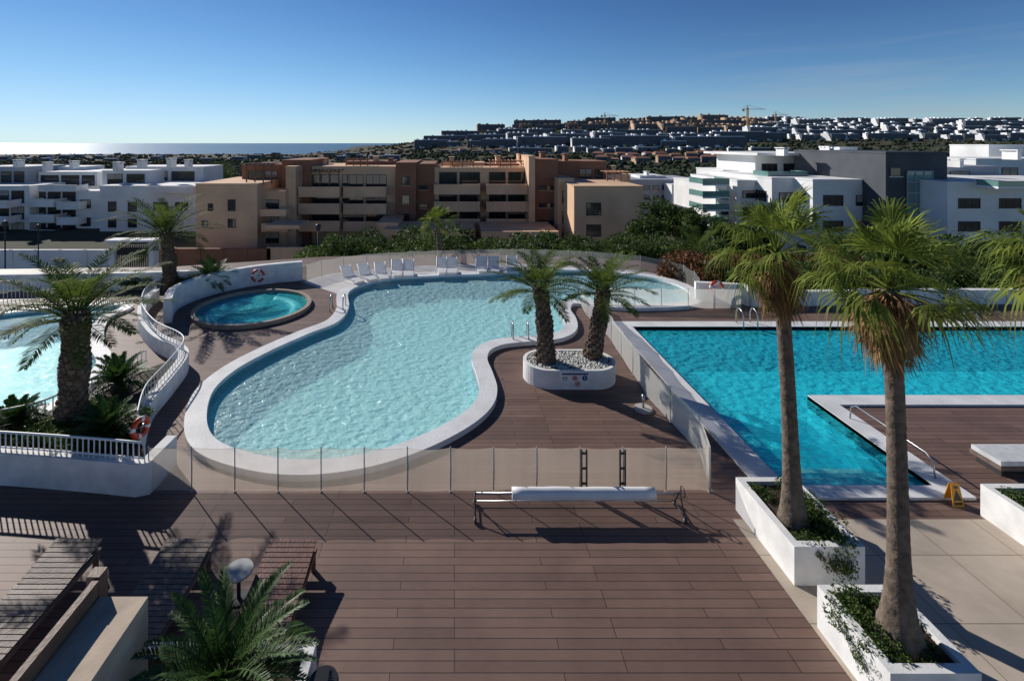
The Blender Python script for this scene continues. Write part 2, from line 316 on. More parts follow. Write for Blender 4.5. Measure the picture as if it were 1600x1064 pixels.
for i in range(1300):
    x=ic[0]+R(-1.25,1.25); y=ic[1]+R(-.62,.62); dx=max(0,abs(x-ic[0])-.62)
    if math.hypot(dx,y-ic[1])>.6: continue
    r=R(.03,.06); z=.48+R(0,.04); q=[(x+r*R(.7,1.2),y,z),(x,y+r,z),(x-r*R(.7,1.2),y,z),(x,y-r,z),(x,y,z+r*.9),(x,y,z-r*.5)]
    mb.add(q,[(0,1,4),(1,2,4),(2,3,4),(3,0,4),(1,0,5),(2,1,5),(3,2,5),(0,3,5)],0,True)
mb.obj('pebble',M_peb,isl,kind='stuff')
def disc(mb,c,r,nrm,m=0,inner=0,n=24):
    c=Vector(c); nrm=Vector(nrm).normalized(); a=nrm.cross(Vector((0,0,1))).normalized(); b_=Vector((0,0,1))
    if inner: 
        vs=[c+(a*math.cos(2*math.pi*k/n)+b_*math.sin(2*math.pi*k/n))*rr for rr in (inner,r) for k in range(n)]
        mb.add(vs,[(k,(k+1)%n,n+(k+1)%n,n+k) for k in range(n)],m)
    else: mb.add([c+(a*math.cos(2*math.pi*k/n)+b_*math.sin(2*math.pi*k/n))*r for k in range(n)],[tuple(range(n))],m)
yb=14.78-.745
sg=thing('safety_sign','small pool rules sign with blue header on the oval planter','sign',(3.42,yb,.2))
mb=MB(); mb.box(2.98,3.86,yb-.012,yb,.1,.5,0); mb.box(3.05,3.8,yb-.016,yb-.012,.43,.475,1); mb.obj('sign_plate',[M_white,M_blue],sg)
mb=MB(); disc(mb,(3.42,yb-.02,.34),.075,(0,-1,0),0,.055); disc(mb,(3.5,yb-.02,.18),.075,(0,-1,0),0,.055)
mb.box(3.36,3.48,yb-.02,yb-.018,.333,.347,0); mb.box(3.44,3.56,yb-.02,yb-.018,.173,.187,0); mb.box(3.39,3.45,yb-.0175,yb-.016,.31,.37,1); mb.box(3.48,3.52,yb-.0175,yb-.016,.15,.21,1); mb.obj('prohibition_symbol',[M_red,M_dark],sg)
mb=MB(); disc(mb,(3.7,yb-.018,.34),.075,(0,-1,0),0); mb.box(3.69,3.71,yb-.022,yb-.02,.30,.35,1); mb.box(3.69,3.71,yb-.022,yb-.02,.365,.385,1); mb.obj('information_symbol',[M_blue,M_whp],sg)
mb=MB(); mb.box(3.08,3.2,yb-.018,yb-.013,.29,.37,0); mb.box(3.1,3.18,yb-.02,yb-.018,.31,.35,1); mb.obj('pictogram',[M_dark,M_whp],sg)
# ------------------------------------------------------------ railings and fences
def railing(label,path,z0,h,step,mat=M_whp,r=.018):
    p=resample(path,step); c=p[len(p)//2]; e=thing('railing',label,'railing',(c[0],c[1],z0))
    mb=MB(); mb.tube([(x,y,z0+h) for x,y in path],r*1.5,6); mb.obj('top_rail',mat,e)
    mb=MB(); mb.tube([(x,y,z0+.07) for x,y in path],r,6); mb.obj('bottom_rail',mat,e)
    mb=MB(); mb.tube([(0,0,0),(0,0,h)],r*.75,6); mb.v=[(a+c[0],b+c[1],d+z0) for a,b,d in mb.v]
    first=mb.obj('baluster',mat,e)
    for q in p:
        if q==c: continue
        o=first.copy(); C.objects.link(o); o.parent=e; o.location=(q[0]-c[0],q[1]-c[1],0)
    return e
railing('white metal railing on the white wall of the palm bed',fw,.64,.38,.125)
railing('white baluster railing following the curved wall by the pool',wp,.5,.42,.2,r=.012)
railing('white railing between side pool and palm bed',smooth([G(*p,.46) for p in [(228,574),(150,618),(70,658),(0,676)]],closed=False),.46,.5,.16)
railing('white railing on the far edge of the side pool',[G(-60,478),G(0,474),G(62,470)],0,.95,.15)
def fence(label,path,h,mat,step,postr=.011,nm='net_fence'):
    p=resample(path,step); c=p[len(p)//2]; e=thing(nm,label,'fence',(c[0],c[1],0))
    mb=MB(); mb.tube([(c[0],c[1],0),(c[0],c[1],h+.03)],postr,8); mb.tube([(c[0],c[1],0),(c[0],c[1],.015)],postr*2.5,10); fp=mb.obj('post',M_postg,e)
    for q in p:
        if q==c: continue
        o=fp.copy(); C.objects.link(o); o.parent=e; o.location=(q[0]-c[0],q[1]-c[1],0)
    for i in range(len(p)-1):
        a,b_=Vector(p[i]),Vector(p[i+1]); mb=MB(); d=(b_-a); nrm=Vector((d.y,-d.x)).normalized()
        vs=[];K=10;bl=R(-.035,.035)
        for k in range(K+1):
            q=a+d*(k/K)+nrm*(bl*math.sin(math.pi*k/K)+R(-.006,.006)*(0<k<K)); sag=math.sin(math.pi*k/K)*.03
            vs+= [(q.x,q.y,.03),(q.x+nrm.x*R(-.01,.01),q.y+nrm.y*.01,h/2),(q.x,q.y,h-sag)]
        mb.add(vs,[(k*3+j,k*3+3+j,k*3+4+j,k*3+1+j) for k in range(K) for j in (0,1)],0,True)
        mb.tube([(vs[k*3+2][0],vs[k*3+2][1],vs[k*3+2][2]) for k in range(K+1)],.006,4,0,cap=False); mb.obj('net_panel',mat,e)
    return e
fence('beige mesh safety fence across the wooden deck',[(RX(232,9.93),9.93),(RX(1108,9.93),9.93)],.88,M_net,.86)
fence('pale sheer safety fence beside the swimming pool coping',[G(1110,768),G(1090,700),G(1060,672),G(1015,628),G(982,575),G(950,525),G(915,492),G(907,478)],.88,M_netW,1.3)
fence('mesh safety fence around the lagoon terrace',backf,.85,M_netD,1.3)
fence('pale mesh fence beside the lifebuoy wall',[G(950,481),G(1090,483),G(1158,483)],.85,M_netW,1.2)
for gx in (912,972):
    X=RX(gx,9.9); g=thing('gate_latch','dark double gate post on the mesh fence','gate',(X,9.88,0),'dark gate posts on the mesh fence')
    mb=MB()
    for dx in (-.05,.05): mb.box(X+dx-.014,X+dx+.014,9.85,9.89,.1,.88)
    mb.obj('post',M_dark,g); mb=MB()
    for z in (.2,.5,.8): mb.box(X-.036,X+.036,9.845,9.85,z,z+.05)
    mb.obj('hinge',M_dark,g)
# ------------------------------------------------------------ lifebuoys
def torus(mb,c,Rr,r,nrm,m=0,m2=1,n=32,k=10):
    c=Vector(c); nrm=Vector(nrm).normalized(); a=nrm.cross(Vector((0,0,1))).normalized(); b_=a.cross(nrm)
    vs=[]
    for i in range(n):
        an=2*math.pi*i/n; d=a*math.cos(an)+b_*math.sin(an)
        for j in range(k):
            bn=2*math.pi*j/k; vs.append(c+d*(Rr+r*math.cos(bn))+nrm*r*math.sin(bn))
    for i in range(n):
        mm=m2 if (i%8) in (0,1) else m
        mb.add([vs[(i%n)*k+j] for j in range(k)]+[vs[((i+1)%n)*k+j] for j in range(k)],[(j,(j+1)%k,k+(j+1)%k,k+j) for j in range(k)],mm,True)
for (px,py,lab) in ((403,431,'red lifebuoy hung on the white wall behind the spa'),(1120,449,'red lifebuoy hung on the short white wall'),(214,668,'orange lifebuoy hanging at the end of the curved wall')):
    if px==403: c=(RX(403,23.9),23.9,RZ(431,23.9)); nr=(.25,-1,0); rr=.27
    elif px==1120: c=(RX(1120,21.5),21.5,RZ(450,21.5)); nr=(0,-1,0); rr=.27
    else: c=(RX(219,10.9),10.9,RZ(668,10.9)); nr=(1,-.35,0); rr=.18
    l=thing('lifebuoy',lab,'lifebuoy',c); mb=MB(); torus(mb,c,rr,.06,nr); mb.obj('ring',[M_red,M_whp],l)
    mb=MB(); mb.tube([(c[0],c[1]+.02,c[2]),(c[0],c[1]+.25,c[2])],.03,8); mb.obj('hook',M_metal,l)
# ------------------------------------------------------------ ladders / handrails
def ladder(x,y,label,d=1):
    l=thing('pool_ladder',label,'ladder',(x,y,0),'steel pool ladders')
    for s in (-.27,.27):
        mb=MB(); pts=[(x+s,y+d*.35,0.0),(x+s,y+d*.34,.45),(x+s,y+d*.25,.62),(x+s,y+d*.08,.66),(x+s,y-d*.1,.58),(x+s,y-d*.15,.4),(x+s,y-d*.15,-.6)]
        mb.tube(pts,.025,8); mb.obj('handrail',M_metal,l)
    for z in (-.12,-.32,-.52):
        mb=MB(); mb.box(x-.25,x+.25,y-d*.15-.05,y-d*.15+.05,z,z+.03); mb.obj('step',M_metal,l)
ladder(RX(1168,18.9),18.85,'steel ladder at the far edge of the swimming pool')
ladder(RX(1508,18.9),18.85,'steel ladder at the far edge of the swimming pool')
ladder(*G(812,530),'steel ladder at the lagoon edge by the deck',-1)
ladder(*G(527,486),'steel ladder on the lagoon coping near the spa',1)
h=thing('handrail','stainless steel handrail along the shallow pool entry','handrail',(10.05,11.5,0))
mb=MB(); mb.tube([(10.0,12.5,0),(10.0,12.45,.36),(10.0,12.3,.46),(9.98,10.45,.46),(9.98,10.3,.38),(9.98,10.25,0)],.016,8); mb.obj('rail',M_metal,h)
for y in (11.4,):
    mb=MB(); mb.tube([(10,y,0),(10,y,.46)],.012,8); mb.obj('post',M_metal,h)
# ------------------------------------------------------------ roller
ro=thing('pool_cover_roller','wheeled pool cover roller with rolled white cover on deck','pool cover roller',(2.4,9.35,0))
xa,xb=RX(742,9.35),RX(1062,9.35)
mb=MB(); mb.tube([(xa,9.35,.38),(xb,9.35,.38)],.024,10); mb.obj('axle',M_metal,ro)
mb=MB(); pts=[];rad=[]
for i in range(15): pts.append((RX(800,9.35)+i*(RX(1023,9.35)-RX(800,9.35))/14,9.35,.38)); rad.append(.105+R(-.006,.006))
mb.tube(pts,rad,18); mb.obj('rolled_cover',M_whp,ro)
for x in (xa,xb):
    mb=MB(); mb.tube([(x,9.35,.41),(x,9.58,.05)],.014,8); mb.tube([(x,9.35,.41),(x,9.12,.05)],.014,8); mb.tube([(x,9.08,.07),(x,9.62,.07)],.014,8); mb.obj('frame',M_dark,ro)
    for y in (9.12,9.58):
        w=MB(); w.tube([(x-.02,y,.055),(x+.02,y,.055)],.055,16,0); w.tube([(x-.025,y,.055),(x+.025,y,.055)],.022,10,1); w.obj('wheel',[M_dark,M_whp],ro)
mb=MB()
torus(mb,(xb+.06,9.35,.41),.09,.01,(1,0.001,0),0,0,20,6); mb.tube([(xb+.06,9.26,.41),(xb+.06,9.44,.41)],.008,6); mb.obj('crank_wheel',M_dark,ro)
mb=MB(); mb.tube([(xa,9.58,.07),(xb,9.58,.07)],.012,6); mb.obj('cross_bar',M_metal,ro)
# ------------------------------------------------------------ wooden loungers
def lounger(mat,label):
    l=thing('sun_lounger',label,'sun lounger',(0,0,0),'slatted wooden sun loungers'); w=.8
    mb=MB(); mb.box(-w/2,-w/2+.05,-1.35,.65,.22,.3); mb.box(w/2-.05,w/2,-1.35,.65,.22,.3); mb.box(-w/2+.05,w/2-.05,-1.35,-1.3,.22,.3); mb.box(-w/2+.05,w/2-.05,.6,.65,.22,.3); mb.obj('frame',mat,l)
    mb=MB()
    for i in range(15): y0=-1.33+i*.085; mb.box(-w/2+.01,w/2-.01,y0,y0+.07,.303,.325)
    mb.obj('seat',mat,l); mb=MB(); an=.12
    for i in range(9):
        a=.0+i*.085; c0,s0=math.cos(an),math.sin(an); v=[]
        for z in (0,.022):
            for xx,yy in ((-w/2+.01,a),(w/2-.01,a),(w/2-.01,a+.07),(-w/2+.01,a+.07)): v.append((xx,-.05+yy*c0-z*s0,.305+yy*s0+z*c0))
        mb.add(v,[(3,2,1,0),(4,5,6,7),(0,1,5,4),(1,2,6,5),(2,3,7,6),(3,0,4,7)])
    mb.obj('backrest',mat,l)
    for xx in (-w/2+.03,w/2-.03):
        for yy in (-1.25,.55):
            mb=MB(); mb.box(xx-.03,xx+.03,yy-.03,yy+.03,0,.219); mb.obj('leg',mat,l)
    return l
L1=lounger(M_woodR,'slatted reddish brown wooden sun lounger near the cycad'); L1.location=(-2.68,7.55,0)
L2=lounger(M_wood,'weathered slatted wooden sun lounger on the brown deck'); L2.location=(-6.25,7.55,0)
dup(L2,(-4.4,7.55,0),0.0,1,'slatted wooden sun lounger beside the small round table'); dup(L2,(-8.05,7.55,0),0.0)
tb=thing('side_table','small round grey side table between two loungers','table',(RX(373,7.6),7.6,0)); tx=RX(373,7.6)
mb=MB(); mb.tube([(tx,7.6,.42),(tx,7.6,.45)],.21,24); mb.obj('table_top',mk('grey_table',(.42,.43,.43),None,5,.7,spec=.2),tb)
mb=MB(); mb.tube([(tx,7.6,0),(tx,7.6,.42)],.03,10); mb.tube([(tx,7.6,0),(tx,7.6,.02)],.15,16); mb.obj('pedestal',M_dark,tb)
M_fab=mk('white_sling_fabric',(.82,.83,.84),None,6,.7,transl=.3)
WL=thing('sun_lounger','white reclining sun lounger on the pale terrace by the lagoon','sun lounger',(0,0,0),'white sun loungers beside the lagoon')
mb=MB(); mb.add([(-.3,-1.1,.32),(.3,-1.1,.32),(.3,.2,.3),(-.3,.2,.3)],[(0,1,2,3)]); mb.obj('seat',M_fab,WL)
mb=MB(); mb.add([(-.3,.2,.3),(.3,.2,.3),(.3,.7,.82),(-.3,.7,.82)],[(0,1,2,3)]); mb.obj('backrest',M_fab,WL)
mb=MB()
for s in (-.32,.32): mb.tube([(s,-1.1,.32),(s,.2,.3),(s,.7,.84)],.022,6); mb.tube([(s,.6,0),(s,.1,.3)],.02,6)
mb.obj('frame',M_whp,WL)
for s in (-.32,.32):
    mb=MB(); mb.tube([(s,-1,0),(s,-.9,.32)],.02,6); mb.obj('leg',M_whp,WL)
spots=[(548,441,.7),(573,438,.55),(620,431,.1),(638,431,.1),(690,427,0),(706,427,0),(752,425,-.05),(771,425,-.05),(800,424,-.1),(596,436,.3)]
WL.location=(*G(548,441),0); WL.rotation_euler=(0,0,.7); WL.scale=(.88,)*3
for s in spots[1:]: dup(WL,(*G(s[0],s[1]),0),s[2],.88)
sb=thing('daybed','low white cushioned lounger on the wooden deck beyond the pool','daybed',(12.4,10.65,0)); mb=MB(); mb.box(11.45,13.4,10.35,10.95,.24,.34); mb.obj('mattress',M_fab,sb)
mb=MB(); mb.box(11.43,13.42,10.33,10.97,.15,.235); mb.obj('base',M_wood,sb)
for x in (11.55,13.3):
    mb=MB(); mb.box(x-.04,x+.04,10.4,10.9,0,.149); mb.obj('leg',M_dark,sb)
pb=thing('parasol_base','round grey parasol base with short tube on the deck','parasol base',(*G(1005,640),0)); x,y=G(1005,640)
mb=MB(); mb.tube([(x,y,0),(x,y,.06)],[.24,.22],24); mb.obj('base',M_postg,pb); mb=MB(); mb.tube([(x,y,.06),(x,y,.4)],.03,10); mb.obj('tube',M_metal,pb)
x,y=9.72,9.62
ws=thing('warning_sign','yellow folding wet floor warning sign beside the pool','sign',(x,y,0))
for s in (-1,1):
    mb=MB(); v=[(x-.11,y+s*.09,0),(x+.11,y+s*.09,0),(x+.08,y+s*.015,.38),(x-.08,y+s*.015,.38)]; v2=[(a,b+.012*s,c) for a,b,c in v]
    mb.add(v+v2,[(0,1,2,3),(7,6,5,4),(0,4,5,1),(1,5,6,2),(2,6,7,3),(3,7,4,0)]); 
    if s==-1:
        def pt(u,w): return (x+u*.65,y-.09+.075*w-.016,w*.38)
        mb.add([pt(-.12,.28),pt(.12,.28),pt(0,.78)],[(0,1,2)],1); mb.add([pt(-.12,.08),pt(.12,.08),pt(.12,.2),pt(-.12,.2)],[(0,1,2,3)],1); mb.add([pt(-.06,.82),pt(.06,.82),pt(.06,.92),pt(-.06,.92)],[(0,1,2,3)],1)
    mb.obj('sign_board',[M_yel,M_dark],ws)
bx,by=RX(507,6.1),6.05
bn=thing('waste_bin','round black waste bin beside the cycad planter','bin',(bx,by,0)); mb=MB(); mb.tube([(bx,by,0),(bx,by,.4)],[.15,.17],24); mb.obj('body',M_dark,bn)
mb=MB(); mb.tube([(bx,by,.401),(bx,by,.44)],[.185,.17],24); mb.obj('lid',mk('black_plastic',(.015,.015,.017),None,5,.35),bn)
nw=thing('garden_wall','beige rendered wall with brown timber cladding and post','wall',(-4,5,0))
mb=MB(); mb.box(-4.3,-3.72,2.5,6.0,0,1.5); mb.obj('wall',mk('beige_render',(.62,.50,.38),None,2,.85,.1,20,stain=2),nw)
mb=MB()
for i in range(9): mb.box(-4.36-.0,-4.305,2.5,5.98,.25+i*.16,.25+i*.16+.145)
mb.obj('cladding',M_woodB,nw); mb=MB(); mb.box(-4.46,-4.302,5.985,6.13,0,1.75); mb.obj('post',M_woodB,nw)
mb=MB(); mb.box(-4.37,-4.29,2.5,5.98,1.69,1.73); mb.obj('cap_rail',M_woodB,nw)
mb=MB(); mb.box(-8.5,-4.6,4.6,5.1,0,.95); mb.box(-8.5,-4.55,4.55,5.15,.952,1.0); mb.obj('low_wall',M_white,label='low white wall with coping beside timber cladding',category='wall')
# ------------------------------------------------------------ vegetation
def leaflet(mb,p,d,side,ln,w,droop,m=0):
    p=Vector(p); mid=p+d*ln*.5-Vector((0,0,droop*.25*ln)); tip=p+d*ln-Vector((0,0,droop*ln)); s=side*w
    mb.add([p-s*.5,p+s*.5,mid+s,mid-s,tip],[(0,1,2,3),(3,2,4)],m)
def frond(mb,o,az,el,ln,bend,leaf,n,w=.02,m=0,mr=1,vee=.35,ld=.25):
    p=Vector(o); pts=[p.copy()]; dirs=[]; K=12; tw=R(-.3,.3)
    for k in range(K):
        e=el-bend*((k+1)/K)**1.3; az2=az+tw*(k/K)*.4
        d=Vector((math.cos(e)*math.cos(az2),math.cos(e)*math.sin(az2),math.sin(e))); dirs.append(d); p=p+d*(ln/K); pts.append(p.copy())
    mb.tube(pts,[.02*(1-.8*i/K)*max(.5,ln/2) for i in range(K+1)],4,mr,cap=False)
    for i in range(n):
        t=.14+.86*(i+R(0,.6))/n; f=t*K; k=min(int(f),K-1); q=pts[k]+(pts[k+1]-pts[k])*(f-k); d=dirs[k]
        s=d.cross(Vector((0,0,1))).normalized(); u=s.cross(d).normalized()
        l=leaf*(math.sin(math.pi*min(1,(t*.85+.12)))**.6)*R(.85,1.1)
        for sg in (-1,1):
            dd=(d*(.55+.5*t)+s*sg*.9+u*vee*R(.3,1.3)).normalized(); sd=dd.cross(u).normalized()
            leaflet(mb,q,dd,sd,l,w,ld*R(.4,1.4),m)
def datepalm(base,topx,topy,topz,r0,r1,fl,nf,label,seed,leaf=.42,nl=30,lo=-5,bend=(.6,1.1)):
    random.seed(seed); b=Vector(base); T=Vector((topx,topy,topz)); e=thing('palm_tree',label,'palm tree',base,'date palms around the pool')
    mb=MB(); K=12; pts=[b.lerp(T,i/K)+Vector((math.sin(i/K*3)*.05,0,0)) for i in range(K+1)]; rad=[(r0+(r1-r0)*i/K)*(1+.10*math.sin(i*1.3))*.9 for i in range(K+1)]; rad[0]*=1.15; rad[-1]*=.8
    mb.tube(pts,rad,16,0)
    hgt=(T-b).length; N=int(hgt*75*max(.5,r0/.27))
    for i in range(N):
        t=i/N; a=i*2.399; f=t*K; k=min(int(f),K-1); c=pts[k].lerp(pts[k+1],f-k); rr=rad[k]+(rad[k+1]-rad[k])*(f-k)
        o=Vector((math.cos(a),math.sin(a),0)); s=Vector((-math.sin(a),math.cos(a),0)); w=rr*.3*R(.8,1.2); h_=.09*R(.8,1.3)
        q=c+o*rr*.93
        mb.add([q-s*w-Vector((0,0,h_)),q+s*w-Vector((0,0,h_)),q+s*w*.6+o*.06+Vector((0,0,h_)),q-s*w*.6+o*.06+Vector((0,0,h_)),q+s*w*.5+Vector((0,0,h_*1.2)),q-s*w*.5+Vector((0,0,h_*1.2))],[(0,1,2,3),(3,2,4,5),(0,3,5),(1,4,2)],0)
    mb.obj('trunk',M_trunk,e); mb=MB()
    for i in range(nf):
        t=(i+.5)/nf; el=math.radians(82-(82-lo)*t**.9)+R(-.08,.08); az=i*2.399+R(-.2,.2)
        frond(mb,T+Vector((math.cos(az)*r1*.5,math.sin(az)*r1*.5,.05-.25*t)),az,el,fl*R(.85,1.1)*(.8+.25*math.sin(math.pi*t)),R(*bend)*(.8+.4*(1-t)),leaf,nl,.014 if fl<2.5 else .02)
    mb.obj('crown',[M_leafD,M_leafD],e); return e
datepalm((*G(110,662,.5),.45),RX(118,11.4),11.4,RZ(488,11.4),.32,.28,1.95,40,'thick-trunked date palm in the bed by the side pool',3,.36,36,lo=0)
datepalm((RX(853,14.7),14.7,.46),RX(843,14.7),14.7,RZ(448,14.7),.27,.21,1.5,32,'leaning date palm in the white oval planter',5,.33,32,lo=3,bend=(.5,1.1))
datepalm((RX(925,15.0),15.0,.46),RX(942,15.0),15.0,RZ(452,15.0),.26,.21,1.5,32,'leaning date palm in the white oval planter',8,.33,32,lo=3,bend=(.5,1.1))
datepalm((*G(266,452),0),RX(262,24),23.8,RZ(362,24),.36,.28,2.6,38,'date palm behind the white wall near the spa',13,.45,28,lo=0)
datepalm((RX(1085,30),30,-2),RX(1088,30),30,RZ(392,30),.35,.3,2.4,32,'date palm among the shrubs by the apartment block',17,.45,22)
datepalm((RX(1270,36),36,-5),RX(1278,36),36,RZ(390,36),.35,.3,2.4,30,'date palm in front of the white apartments',18,.45,20)
def fanleaf(mb,o,az,el,pet,rad,m=0,mr=0,seg=22,droop=.5,spread=1.9):
    d=Vector((math.cos(el)*math.cos(az),math.cos(el)*math.sin(az),math.sin(el))); s=d.cross(Vector((0,0,1)))
    s=s.normalized() if s.length>.05 else Vector((1,0,0)); u=s.cross(d).normalized()
    o=Vector(o); c=o+d*pet-Vector((0,0,.08*pet)); mb.tube([o,o+d*pet*.5,c],[.016,.011,.008],4,mr,cap=False)
    d2=(d-Vector((0,0,.25))).normalized(); roll=R(-.7,.7); s=(s*math.cos(roll)+u*math.sin(roll)).normalized()
    for i in range(seg):
        a=(i/(seg-1)-.5)*spread*1.7+R(-.03,.03); dd=(d2*math.cos(a)+s*math.sin(a)); l=rad*(.68+.32*math.cos(a*.9))*R(.85,1.12)
        sd=dd.cross(u).normalized(); fold=u*(.012 if i%2 else -.012); w=.5*l*.42*(spread*1.7/(seg-1))*1.1
        p1=c+dd*l*.42+fold; dz=droop*R(.6,1.8); wind=Vector((.12*l,-.02*l,0)); p2=c+dd*l*.72-Vector((0,0,dz*l*.14))+wind*.4; p3=c+dd*l*.93-Vector((0,0,dz*l*.5))+wind
        mb.add([c,p1+sd*w,p1-sd*w,p2+sd*w*.4,p2-sd*w*.4,p3],[(0,1,2),(1,3,4,2),(3,5,4)],m)
def fanpalm(base,top,r0,r1,cr,nf,label,seed,skirt=True,nsk=110,skl=1.0,skr=.4,lo=-12):
    random.seed(seed); b=Vector(base);T=Vector(top); e=thing('palm_tree',label,'palm tree',base,'fan palms around the terrace')
    K=70; pts=[];rad=[]
    for i in range(K+1):
        t=i/K; pts.append(b.lerp(T,t)+Vector((.04*math.sin(t*2.6)*(T-b).length/4,0,0))); rad.append((r1+(r0-r1)*(.78*math.exp(-t*12)+.22*math.exp(-t*3)))*(1+.03*(i%2)+R(-.015,.015)))
    mb=MB(); mb.tube(pts,rad,18,0); mb.obj('trunk',M_trunkF,e)
    mb=MB()
    for i in range(nf):
        t=(i+.5)/nf; el=math.radians(80-(80-lo)*t)+R(-.16,.16); az=i*2.399+R(-.35,.35)
        fanleaf(mb,T+Vector((0,0,.1-.15*t)),az,el,cr*R(.4,.66)*(1+.12*math.cos(az)),cr*R(.48,.64),seg=26,droop=.4+.8*t,spread=R(1.5,2.0))
    mb.obj('crown',M_leafF,e)
    if skirt:
        mb=MB()
        for i in range(nsk):
            az=i*2.399; t=i/nsk; el=math.radians(-38-44*t)+R(-.15,.15)
            fanleaf(mb,T+Vector((math.cos(az)*r1*.8,math.sin(az)*r1*.8,-.02-.4*t*skl)),az,el,skr*R(.3,.6),skl*R(.33,.58),m=0,seg=10,droop=.5,spread=.8)
        for i in range(30):
            az=R(0,6.28); el=math.radians(R(-50,10)); fanleaf(mb,T+Vector((0,0,-.06)),az,el,skr*.5,skr*R(.4,.8),seg=6,droop=1,spread=.6)
        mb.obj('dead_frond_skirt',M_dead,e)
    return e
fanpalm((RX(1240,8.43),8.43,.54),(RX(1214,8.43),8.43,RZ(400,8.43)),.25,.105,1.18,26,'tall fan palm with dead frond skirt in a white planter',21,skl=.98,skr=.36)
fanpalm((RX(1405,6.45),6.45,.54),(RX(1388,6.45),6.45,RZ(452,6.45)),.29,.095,1.12,28,'tall fan palm with dead frond skirt in a white planter',22,skl=.85,skr=.44)
fanpalm((9.0,7.2,0),(9.0,7.2,RZ(410,7.2)),.27,.12,1.2,26,'tall fan palm standing on the beige paving',23)
fanpalm((RX(690,30),30,-2),(RX(683,30),30,RZ(350,30)),.2,.14,1.3,26,'small green palm beyond the lagoon terrace',24,skirt=False)
def cycad(base,r,n,label,seed,leaf=.16,hi=78,span=75,w=.013,nl=38):
    random.seed(seed); e=thing('cycad_plant',label,'cycad',base,'cycads in the planting beds'); b=Vector(base)
    mb=MB(); mb.tube([b,b+Vector((0,0,.2*r)),b+Vector((0,0,.3*r))],[.14*r+.05,.16*r+.05,.1*r],12); mb.obj('trunk',M_trunk,e); mb=MB()
    for i in range(n):
        t=(i+.5)/n; frond(mb,b+Vector((0,0,.28*r)),i*2.399+R(-.15,.15),math.radians(hi-span*t),r*R(.9,1.1),R(.6,1.0),leaf,nl,w,vee=.5,ld=.05)
    mb.obj('crown',[M_cyc,M_cyc],e)
cycad((RX(348,5.75),5.75,.44),1.12,50,'large dark green cycad in a white planter',31,.16,62,62,.009,46)
cycad((*G(185,612,.45),.45),.85,44,'dark green cycad in the bed by the railing',32)
cycad((*G(25,672,.45),.45),.62,40,'dark green cycad in the palm bed',33)
cycad((*G(165,690,.45),.45),.75,46,'dark green cycad at the front of the palm bed',34)
cycad((RX(315,22.5),23.4,.2),1.2,40,'cycad behind the curved white wall',35,.25)
def shrubmesh(nm,mat,rx,ry,rz,n,ls,seed):
    random.seed(seed); mb=MB(); cl=[]
    for i in range(16):
        a=R(0,6.28); q=R(.2,.8); cl.append((math.cos(a)*rx*q,math.sin(a)*ry*q,rz*R(.3,.95),R(.28,.5)))
    for i in range(n):
        c=random.choice(cl); v=Vector((random.gauss(0,1),random.gauss(0,1),random.gauss(0,1))).normalized()*R(.6,1)**.5*c[3]
        p=Vector((c[0]+v.x*rx,c[1]+v.y*ry,max(.02,c[2]+v.z*rz*.9))); d=Vector((R(-1,1),R(-1,1),R(-.6,1))).normalized(); s=d.cross(Vector((R(-1,1),R(-1,1),R(-1,1)))).normalized(); l=ls*R(.6,1.3)
        mb.add([p-s*l*.35,p+d*l*.5-s*l*.1,p+d*l,p+s*l*.35],[(0,1,2,3)])
    return mb.obj(nm,mat,origin=(0,0,0))
sA=shrubmesh('shrub',M_shrub,1.6,1.4,1.3,2600,.16,41); sB=shrubmesh('shrub',M_shrub,1.3,1.3,1.7,2600,.15,42); sR=shrubmesh('shrub',M_shrubR,1.4,1.0,1.1,2200,.13,43); sG=shrubmesh('ground_cover_plant',M_shrub,.5,.45,.3,1100,.055,44)
def put(src,x,y,z,rz,sc,label,group,cat='shrub'):
    o=src.copy(); C.objects.link(o); o.location=(x,y,z); o.rotation_euler=(0,0,rz); o.scale=sc if hasattr(sc,'__len__') else (sc,)*3; o['label']=label; o['category']=cat; o['group']=group; return o
random.seed(50)
for i in range(44):
    px=490+i*14.5; Y=R(32,36); top=395-R(0,14); s=R(.9,1.5); zt=RZ(top,Y)
    put(random.choice([sA,sB]),RX(px,Y),Y,zt-1.5*s,R(0,6),s,'dense dark green shrub beyond the terrace fence','green shrubs behind the terrace')
for px,py,s,Y in ((555,374,2.0,40),(590,378,1.7,41),(530,380,1.6,40),(660,368,1.9,42),(710,368,1.9,42),(750,370,2,41),(790,372,1.8,41),(835,372,1.9,42),(880,375,1.8,40),(640,385,1.4,38),(935,378,1.5,40),(985,374,1.7,40),(1005,378,1.7,38)):
    put(random.choice([sA,sB]),RX(px,Y),Y,RZ(py,Y)-1.7*s,R(0,6),(s*1.25,s,s),'rounded green bush in the garden below the apartments','garden bushes')
for i in range(20):
    px=1065+i*13; Y=R(24.5,27)
    put(sR,RX(px,Y),Y,RZ(405+R(-8,8),Y)-1.5,R(0,6),R(1.1,1.4),'reddish brown hedge shrub behind the white wall','reddish hedge shrubs')
for i in range(22):
    px=1180+i*21; Y=R(23,24.5)
    put(random.choice([sA,sB]),RX(px,Y),Y,RZ(438+R(-6,6),Y)-1.4,R(0,6),R(.9,1.2),'green hedge shrub behind the low white wall','hedge shrubs by the swimming pool')
for i in range(26):
    px=1330+i*16; Y=R(30,36)
    put(random.choice([sA,sB]),RX(px,Y),Y,RZ(392+R(-10,10),Y)-2.3,R(0,6),R(1.5,1.9),'dark green garden shrub near white apartments','garden shrubs by the white apartments')
